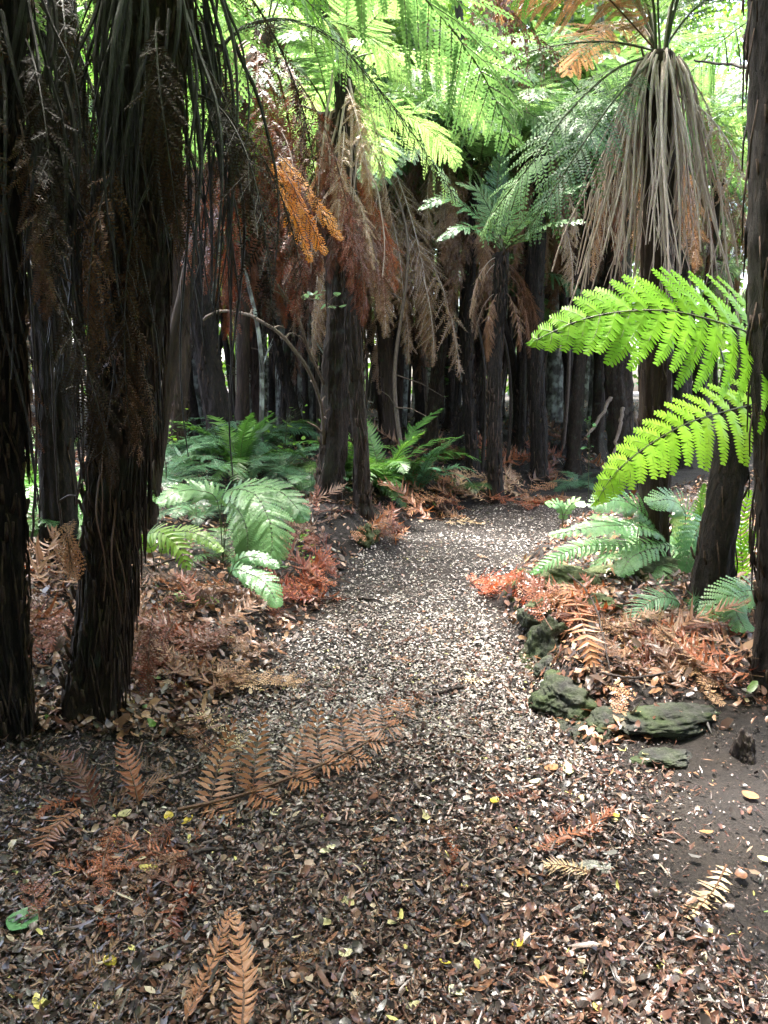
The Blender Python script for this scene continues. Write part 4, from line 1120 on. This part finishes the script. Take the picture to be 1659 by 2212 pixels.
def moss_bank():
    mb = MB(); rr_ = random.Random(4)
    for (y0, y1, o0, o1) in ((3.55, 4.9, -.03, .16), (5.0, 6.2, .0, .22)):
        ny, nx = int((y1 - y0) / .02), 24
        b0 = len(mb.v)
        for i in range(ny + 1):
            y_ = y0 + (y1 - y0) * i / ny
            for j in range(nx + 1):
                o_ = o0 + (o1 - o0) * j / nx + .03 * math.sin(y_ * 7)
                x_ = float(xc(y_) + hw(y_)) + o_
                e_ = math.sin(math.pi * j / nx) * math.sin(math.pi * i / ny) ** .4
                q_ = mnoise.noise(Vector((x_ * 4, y_ * 4, 0))) * .5 + mnoise.noise(Vector((x_ * 14, y_ * 14, 3))) * .3 + mnoise.noise(Vector((x_ * 40, y_ * 40, 3))) * .15
                mb.v.append(Vector((x_, y_, h(x_, y_) - .03 + e_ * (.045 + .07 * q_))))
        for i in range(ny):
            for j in range(nx):
                a = b0 + i * (nx + 1) + j; mb.f.append((a, a + 1, a + nx + 2, a + nx + 1)); mb.m.append(0)
    o = link('moss', mb.mesh('moss', [M['mossv']], True)); o['kind'] = 'stuff'; o['label'] = 'dark moss and earth along the path verge'
moss_bank()
# ------------------------------------------------------------------ fallen fronds
def slope_rot(p_, az, roll=0):
    e = .08
    nx = (h(p_.x + e, p_.y) - h(p_.x - e, p_.y)) / (2 * e); ny = (h(p_.x, p_.y + e) - h(p_.x, p_.y - e)) / (2 * e)
    z_ = Vector((-nx, -ny, 1)).normalized(); x_ = Vector((math.cos(az), math.sin(az), 0)); x_ = (x_ - z_ * x_.dot(z_)).normalized()
    m_ = Matrix((x_, z_.cross(x_), z_)).transposed()
    return (m_ @ Matrix.Rotation(roll, 3, 'X')).to_euler()
def heap(label, group, poly, n_, kinds, sc, seed, lift=(.01, .08), rollr=.35, az=None, azr=3.14):
    rollr *= .55; lift = (lift[0], lift[1] * .6)
    """dead fronds lying in the quad poly (u, v corners as u0,v0,u1,v1 with skew)"""
    rg = random.Random(seed)
    (u0, v0), (u1, v1), (u2, v2), (u3, v3) = poly
    for i in range(n_):
        a, b_ = rg.random(), rg.random()
        u = (u0 * (1 - a) + u1 * a) * (1 - b_) + (u3 * (1 - a) + u2 * a) * b_
        v = (v0 * (1 - a) + v1 * a) * (1 - b_) + (v3 * (1 - a) + v2 * a) * b_
        p_ = G(u, v, rg.uniform(*lift))
        kd = rg.choice(kinds)
        me = V[kd][rg.randrange(5)]
        s_ = sc * rg.uniform(.8, 1.4)
        z_ = (az if az is not None else 0) + rg.uniform(-azr, azr)
        rot = slope_rot(p_, z_, rg.uniform(-rollr, rollr))
        p_ -= Matrix.Rotation(z_, 3, 'Z') @ Vector((.45 * s_, 0, 0))
        o = link('fallen_frond', me, None, p_, rot, s_)
        tag(o, label, 'fallen frond', group)
heap('rust red dead frond heaped along the path edge under the low pale frond', 'rust red fronds at the path edge', [(560, 1270), (715, 1225), (700, 1285), (590, 1370)], 26, ['flat_red', 'flat_red', 'flat'], .6, 1, (.02, .16), .5)
heap('orange brown dead frond in the curled heap by the moss lump', 'orange brown heap by the moss lump', [(800, 1130), (860, 1125), (865, 1175), (800, 1180)], 12, ['flat_orange', 'flat'], .5, 2, (.03, .16), .8)
heap('brown dead frond scattered over the ground at the path bend', 'brown fronds around the bend', [(860, 1060), (1250, 1020), (1240, 1085), (880, 1135)], 48, ['flat_brown', 'flat', 'flat_tan', 'flat_orange'], .65, 3, (.02, .1), .4)
heap('dull brown dead frond in the litter beneath the background trunks', 'dull fronds beneath the background trunks', [(850, 990), (1300, 940), (1290, 1010), (860, 1040)], 40, ['flat_brown', 'flat'], .9, 4)
heap('reddish dead frond at the right verge beside the moss cushion', 'reddish fronds beside the moss cushion', [(1050, 1265), (1130, 1255), (1150, 1320), (1070, 1330)], 9, ['flat_red'], .5, 5, rollr=.25)
heap('bright orange red dead frond draped on the hollow mossy rock', 'orange red fronds over the hollow rock', [(1180, 1290), (1280, 1285), (1290, 1390), (1200, 1400)], 10, ['flat_orange', 'flat'], .5, 6, (.08, .2), .5)
heap('tan dead frond strewn on the bank above the flat mossy slab', 'tan fronds on the bank above the slab', [(1290, 1340), (1540, 1370), (1550, 1500), (1300, 1480)], 32, ['flat_tan', 'flat_brown', 'flat_brown', 'flat'], .42, 7, (.02, .12), .5)
heap('dark brown dead frond in shade near the edge trunk foot', 'dark fronds by the edge trunk foot', [(1480, 1370), (1640, 1380), (1650, 1500), (1520, 1480)], 10, ['flat_brown', 'flat'], .45, 8, (.02, .2), .7)
heap('brown dead frond covering the bank between trunk foot and path', 'brown fronds on the bank by the trunk foot', [(300, 1270), (560, 1290), (520, 1480), (290, 1460)], 44, ['flat_brown', 'flat', 'flat_brown'], .5, 9, (.02, .15), .5)
heap('tattered brown dead frond in the deep shade behind the worm-eaten trunk', 'fronds in shade behind the worm-eaten trunk', [(10, 1180), (170, 1170), (150, 1400), (20, 1420)], 16, ['flat_brown', 'flat'], .65, 10, (.02, .2), .7)
heap('red brown dead frond under the yellow green seedling', 'red brown fronds under the seedling', [(600, 1130), (740, 1100), (740, 1190), (620, 1220)], 12, ['flat', 'flat_brown'], .5, 11, (.02, .12), .5)
heap('half buried dark rust dead frond in the shaded foreground litter', 'dark rust fronds in the foreground litter', [(40, 1620), (400, 1660), (420, 2000), (20, 1990)], 22, ['flat', 'flat', 'flat_brown'], .28, 12, (.01, .03), .3)
heap('tan scrap of dead frond among the leaves at the bottom of the path', 'tan frond scraps at the bottom of the path', [(40, 2050), (900, 2050), (900, 2190), (40, 2200)], 14, ['flat_brown', 'flat', 'flat_tan'], .2, 13, (.008, .02), .3)
heap('small dead frond scrap on the brown leaves of the lower path', 'frond scraps on the lower path', [(880, 1700), (1300, 1700), (1290, 1900), (950, 1900)], 9, ['flat', 'flat_brown'], .2, 14, (.006, .02), .25)
heap('small dead frond scrap on the pale chips of the upper path', 'frond scraps on the upper path', [(640, 1250), (1060, 1200), (1100, 1560), (600, 1560)], 12, ['flat_tan', 'flat', 'flat_orange'], .2, 15, (.004, .012), .15)
heap('faded dead frond lying along the left verge above the big orange one', 'faded fronds on the left verge', [(360, 1440), (600, 1360), (640, 1500), (400, 1560)], 12, ['flat_brown', 'flat_tan', 'flat'], .38, 16, (.01, .05), .4)

def ffrond(label, pts, wd, npn, npl, mat, up=(0, 0, 1), sweep=30, seed=1, jit=.07, miss=.02, curl=.25, rr=.004, wmul=(1, 1), stipe=.05, droop=.1, shape='lance', dense=.75, fold=0.0, stem='bstem'):
    base = pts[0]
    me = frond('fallen_frond', [q_ - base for q_ in pts], Vector(up), wd, npn, npl, [M[mat], M[stem]], stipe, sweep, droop, .15, rng=random.Random(seed), jit=jit, miss=miss, rr=rr, curl=curl, wmul=wmul, shape=shape, dense=dense, fold=fold)
    return tag(link('fallen_frond', me, None, base), label, 'fallen frond')
# the big orange frond across the path
ffrond('big orange brown frond lying across the path, its stem curving up', [G(u, v, l_) for u, v, l_ in ((385, 1772, .03), (520, 1742, .04), (650, 1700, .05), (740, 1665, .06), (810, 1625, .07), (870, 1570, .06), (908, 1518, .03))],
       .37, 9, 15, 'orange', (0, -.6, 1), 20, 21, .07, .03, .25, .008, (1.0, .45), .04, .05, 'tri', .85, .14)
ffrond('orange brown frond leaning just above the big orange one', gp((400, 1600), (440, 1640), (500, 1690), (545, 1745), lift=.06), .09, 15, 10, 'orange', (0, -.2, 1), 20, 22, dense=.6, fold=.25)
ffrond('cream coloured curled frond above the big orange frond', gp((385, 1575), (440, 1570), (500, 1610), (520, 1640), lift=.04), .09, 14, 8, 'cream', (0, 0, 1), 20, 23, .12, curl=.6)
ffrond('forked tan brown frond pointing up the path, taller prong', gp((400, 2235), (440, 2150), (478, 2060), (497, 1985), lift=.03), .042, 24, 0, 'orange', sweep=38, seed=24, dense=.7)
ffrond('broad tan frond beside the forked one at the bottom edge', gp((525, 2270), (528, 2180), (522, 2100), (508, 2010), lift=.045), .055, 20, 0, 'orange', sweep=30, seed=25, dense=.8)
ffrond('small tan frond slanting at the base of the forked pair', gp((290, 2240), (330, 2190), (380, 2150), (420, 2130), lift=.02), .045, 16, 0, 'brown', sweep=30, seed=26)
ffrond('clean tan frond piece near the pale flat stone', gp((1275, 1912), (1240, 1900), (1205, 1893), (1176, 1888), lift=.03), .055, 14, 0, 'cream', sweep=15, seed=27, curl=.1)
ffrond('cream frond piece lying on the bare dark soil', gp((1568, 1888), (1545, 1930), (1520, 1965), (1485, 2000), lift=.02), .055, 15, 0, 'cream', sweep=12, seed=28, curl=.2)
ffrond('tan frond bent over in the dark corner by three rust tufts', gp((175, 1775), (140, 1800), (105, 1840), (90, 1880), lift=.05), .07, 15, 0, 'orange', sweep=20, seed=29)
ffrond('rust tuft frond standing on edge beneath the trunk foot', [G(205, 1760, .02), G(190, 1745, .08), G(165, 1720, .12), G(140, 1700, .13)], .07, 14, 0, 'rust', (.5, -.8, .3), 25, 30)
ffrond('narrow rust tuft frond between diagonal stick and trunk foot', [G(300, 1752, .02), G(290, 1735, .09), G(275, 1700, .12), G(265, 1660, .12)], .06, 14, 0, 'rust', (.5, -.8, .3), 25, 31)
ffrond('dusky red frond drooping tip down near the green leaf', gp((255, 1790), (235, 1840), (222, 1900), (228, 1950), lift=.03), .06, 15, 8, 'rust', sweep=30, seed=32)
ffrond('wine brown frond beside the round yellow leaf', gp((330, 1860), (370, 1880), (400, 1900), lift=.03), .055, 12, 7, 'rust', sweep=30, seed=33)
ffrond('white tan frond piece on chips above the dark knobbly stick', gp((990, 1475), (1020, 1478), (1058, 1480), lift=.02), .05, 12, 0, 'cream', sweep=15, seed=34)
ffrond('yellow brown frond on the path at the bend', gp((960, 1135), (1000, 1133), (1045, 1137), lift=.03), .12, 12, 6, 'cream', sweep=20, seed=35)
ffrond('red brown comb frond near the clean tan piece', gp((1160, 1860), (1190, 1840), (1230, 1822), (1300, 1815), lift=.03), .05, 18, 0, 'rust', sweep=15, seed=36)
ffrond('striped red frond draped over mossy hollow rock toward the soil', [G(1215, 1330, .2), G(1240, 1380, .2), G(1262, 1430, .14), G(1280, 1470, .06)], .12, 17, 0, 'orange', (0, -.4, 1), 12, 37, dense=.5)
ffrond('long tan frond pointing down the bank toward the bare soil', [G(1400, 1380, .08), G(1455, 1420, .08), G(1510, 1480, .05), G(1555, 1535, .03)], .10, 18, 9, 'tan', (0, -.2, 1), 35, 38)
ffrond('pinkish tan frond above the mossy slab', [G(1300, 1490, .02), G(1340, 1520, .06), G(1330, 1560, .05)], .07, 12, 6, 'orange', (0, 0, 1), 30, 39)
# hanging dead fronds by the worm-eaten trunk
ffrond('brown dead frond hanging like a hand from the gap beside the worm-eaten trunk', [P(160, 1122, 3.2), P(146, 1145, 3.15), P(150, 1190, 3.12), P(158, 1240, 3.1)], .12, 12, 9, 'orange', (-.2, -1, .3), 55, 40, .06, droop=.1, curl=.1)
ffrond('long rust frond hanging down the foot of the worm-eaten trunk', [P(330, 1330, 3.75), P(322, 1400, 3.65), P(318, 1500, 3.55), P(312, 1610, 3.45)], .09, 26, 8, 'rust', (.3, -1, .2), 50, 41, .1, curl=.2)
ffrond('brown frond slumping against the trunk foot', [P(300, 1340, 3.7), P(270, 1400, 3.6), P(240, 1480, 3.5), P(190, 1570, 3.35)], .09, 24, 8, 'brown', (-.2, -1, .4), 45, 42, .1, curl=.2)
ffrond('dull brown frond arching between the trunk foot and the hanging rust one', [P(345, 1380, 3.8), P(300, 1370, 3.7), P(270, 1430, 3.6), P(262, 1500, 3.5)], .08, 20, 8, 'brown', (0, -1, .4), 45, 43, .1, curl=.2)
ffrond('rusty frond resting over the long hanging one at the bank', [P(380, 1340, 4.0), P(350, 1390, 3.9), P(345, 1450, 3.8), P(360, 1520, 3.7)], .09, 20, 8, 'rust', (.2, -1, .4), 45, 44, .1, curl=.2)

# ------------------------------------------------------------------ single leaves
rg = random.Random(12)
def leaf(label, u, v, sz, mat, az=None, asp=.7, lift=.018):
    p_ = G(u, v, lift); sz = sz / FPX * p_.y * 1.15
    me = leafmesh(sz, asp, 8, rg.uniform(.05, .25), .08, rg).mesh('fallen_leaf', [M[mat]], True)
    me.materials[0] = M[mat]
    return tag(link('fallen_leaf', me, None, p_, (rg.uniform(-.15, .15), rg.uniform(-.1, .2), az if az is not None else rg.uniform(0, 6))), label, 'leaf')
leaf('large smooth green leaf lying alone in dark litter', 50, 2005, 75, 'gleaf', 1.4, .85)
for lab, u, v, s_, mt in (
 ('round dull yellow leaf beside the wine brown frond', 322, 1893, 42, 'yleaf'), ('pale yellow heart shaped leaf low on the path', 750, 1962, 40, 'pleaf'), ('yellow leaf standing between green leaf and forked frond', 238, 2095, 38, 'yleaf'),
 ('deep yellow leaf in the bottom corner below the green leaf', 84, 2180, 46, 'yleaf'), ('small gold leaf at the bottom edge near the deep yellow one', 210, 2200, 24, 'yleaf'), ('cream and yellow curled leaf below the heart shaped leaf', 703, 2008, 30, 'pleaf'),
 ('yellow leaf on brown litter near the middle of the lower path', 1068, 1741, 26, 'yleaf'), ('pale curled leaf under the big orange frond', 598, 1768, 40, 'pleaf'), ('thin pale leaf right of the curled pale one', 708, 1852, 34, 'pleaf'),
 ('pointed cream leaf above the bottom path twigs', 745, 2080, 34, 'pleaf'), ('bright orange yellow sliver leaf in the lower litter', 1118, 2052, 28, 'yleaf'), ('lemon leaf among brown leaves left of the sliver', 962, 2092, 28, 'yleaf'),
 ('olive yellow leaf at the bottom near the soil', 1290, 2190, 34, 'yleaf'), ('yellow tinged leaf pair at the bottom centre', 985, 2160, 44, 'pleaf'), ('jagged yellow leaf at the bottom left of the pair', 890, 2195, 34, 'pleaf'),
 ('white curled leaf above the soil patch corner', 1190, 1672, 40, 'bleaf'), ('brown curled leaf near the edge of bare soil', 1228, 1672, 44, 'pleaf'), ('pale oval leaf on the brown litter slope', 1155, 1700, 26, 'pleaf'),
 ('orange leaf alone on the bare soil', 1525, 1808, 30, 'bleaf'), ('yellow brown leaf on the soil below the slab', 1620, 1730, 34, 'bleaf'), ('cream leaf pinned below the slab on soil', 1395, 1640, 26, 'pleaf'),
 ('small yellow spot leaf on the grey soil', 1330, 1775, 18, 'yleaf'), ('pale leaf at the far edge of the bare soil', 1650, 1870, 26, 'pleaf'), ('brown leaf beside the cream soil frond', 1600, 1905, 32, 'bleaf'),
 ('light brown leaf cluster scrap by the pale grey twig', 1250, 1740, 30, 'pleaf'), ('whitish leaf near the centre of the brown litter', 918, 1775, 34, 'pleaf'), ('pale leaf scrap under the black twig', 850, 2010, 34, 'pleaf'),
 ('greenish leaf scrap close to the dark diagonal stick', 485, 1775, 30, 'pleaf'), ('yellow flecked leaf under the big frond stem', 365, 1775, 28, 'yleaf'), ('cream leaf scrap above the yellow flecked one', 270, 1770, 30, 'pleaf'),
 ('golden leaf fallen beneath the path stick', 405, 1785, 30, 'yleaf'), ('wide brown leaf at the bottom near the olive one', 1190, 2140, 50, 'bleaf'), ('broad tan leaf at the bottom of the path', 1040, 2150, 52, 'bleaf'),
 ('tan leaf left of the broad one at the bottom', 850, 2140, 40, 'bleaf'), ('orange leaf near the heart shaped leaf', 620, 1600, 26, 'bleaf'), ('chestnut leaf beside the mossy slab', 1400, 1605, 24, 'bleaf'),
 ('small brown leaf between green leaf and rust fronds', 150, 1970, 36, 'bleaf'), ('brown leaf below the wine brown frond', 300, 1985, 34, 'bleaf'), ('light brown leaf right of the forked fronds', 640, 2130, 40, 'bleaf'),
 ('brown leaf in litter near the bottom twig', 1000, 2010, 36, 'bleaf'), ('tan curled leaf by the red comb frond', 1130, 1905, 36, 'bleaf'), ('tan leaf above the heart shaped leaf', 820, 1830, 30, 'bleaf')):
    leaf(lab, u, v, s_, mt, asp=rg.uniform(.5, .8))

# ------------------------------------------------------------------ canopy fern trees roofing the glade; unseen ones added to shade the foreground
CAN = [(4.2, 7.4, 5.0), (4.9, 10.0, 4.7), (-1.9, 10.5, 5.3), (-3.6, 3.0, 4.3), (3.0, 2.2, 4.4), (-1.6, -1.4, 4.2), (1.7, -1.8, 4.3), (.2, 13, 6.2), (-3.2, 0.3, 4.6), (3.4, -.6, 4.4),
       (3.1, 12.8, 5.9), (-3.5, 12.6, 5.8), (-.5, .3, 4.5), (1.5, 1.3, 4.7), (-1.9, 1.6, 4.6), (.3, -1.6, 4.9), (-2.5, 4.6, 4.9)]  # last one added to shade the left foreground
for k, (x, y, z) in enumerate(CAN):
    seen = y > 4
    tree_fern('tall tree fern roofing the glade with spreading bright fronds' if seen else 'tall shading tree fern close to the viewpoint, out of sight', Vector((x, y, h(x, y))), Vector((x, y, z)), .09, .08, 'trunkb', 8 if seen else 13, 'live', 1.2,
              [('dead', 6, .9, 'dead_frond', .5, .1)] if seen else [], 400 + k, 'tall tree ferns roofing the glade' if seen else 'unseen shading tree ferns around the viewpoint', sides=12, knots=20)
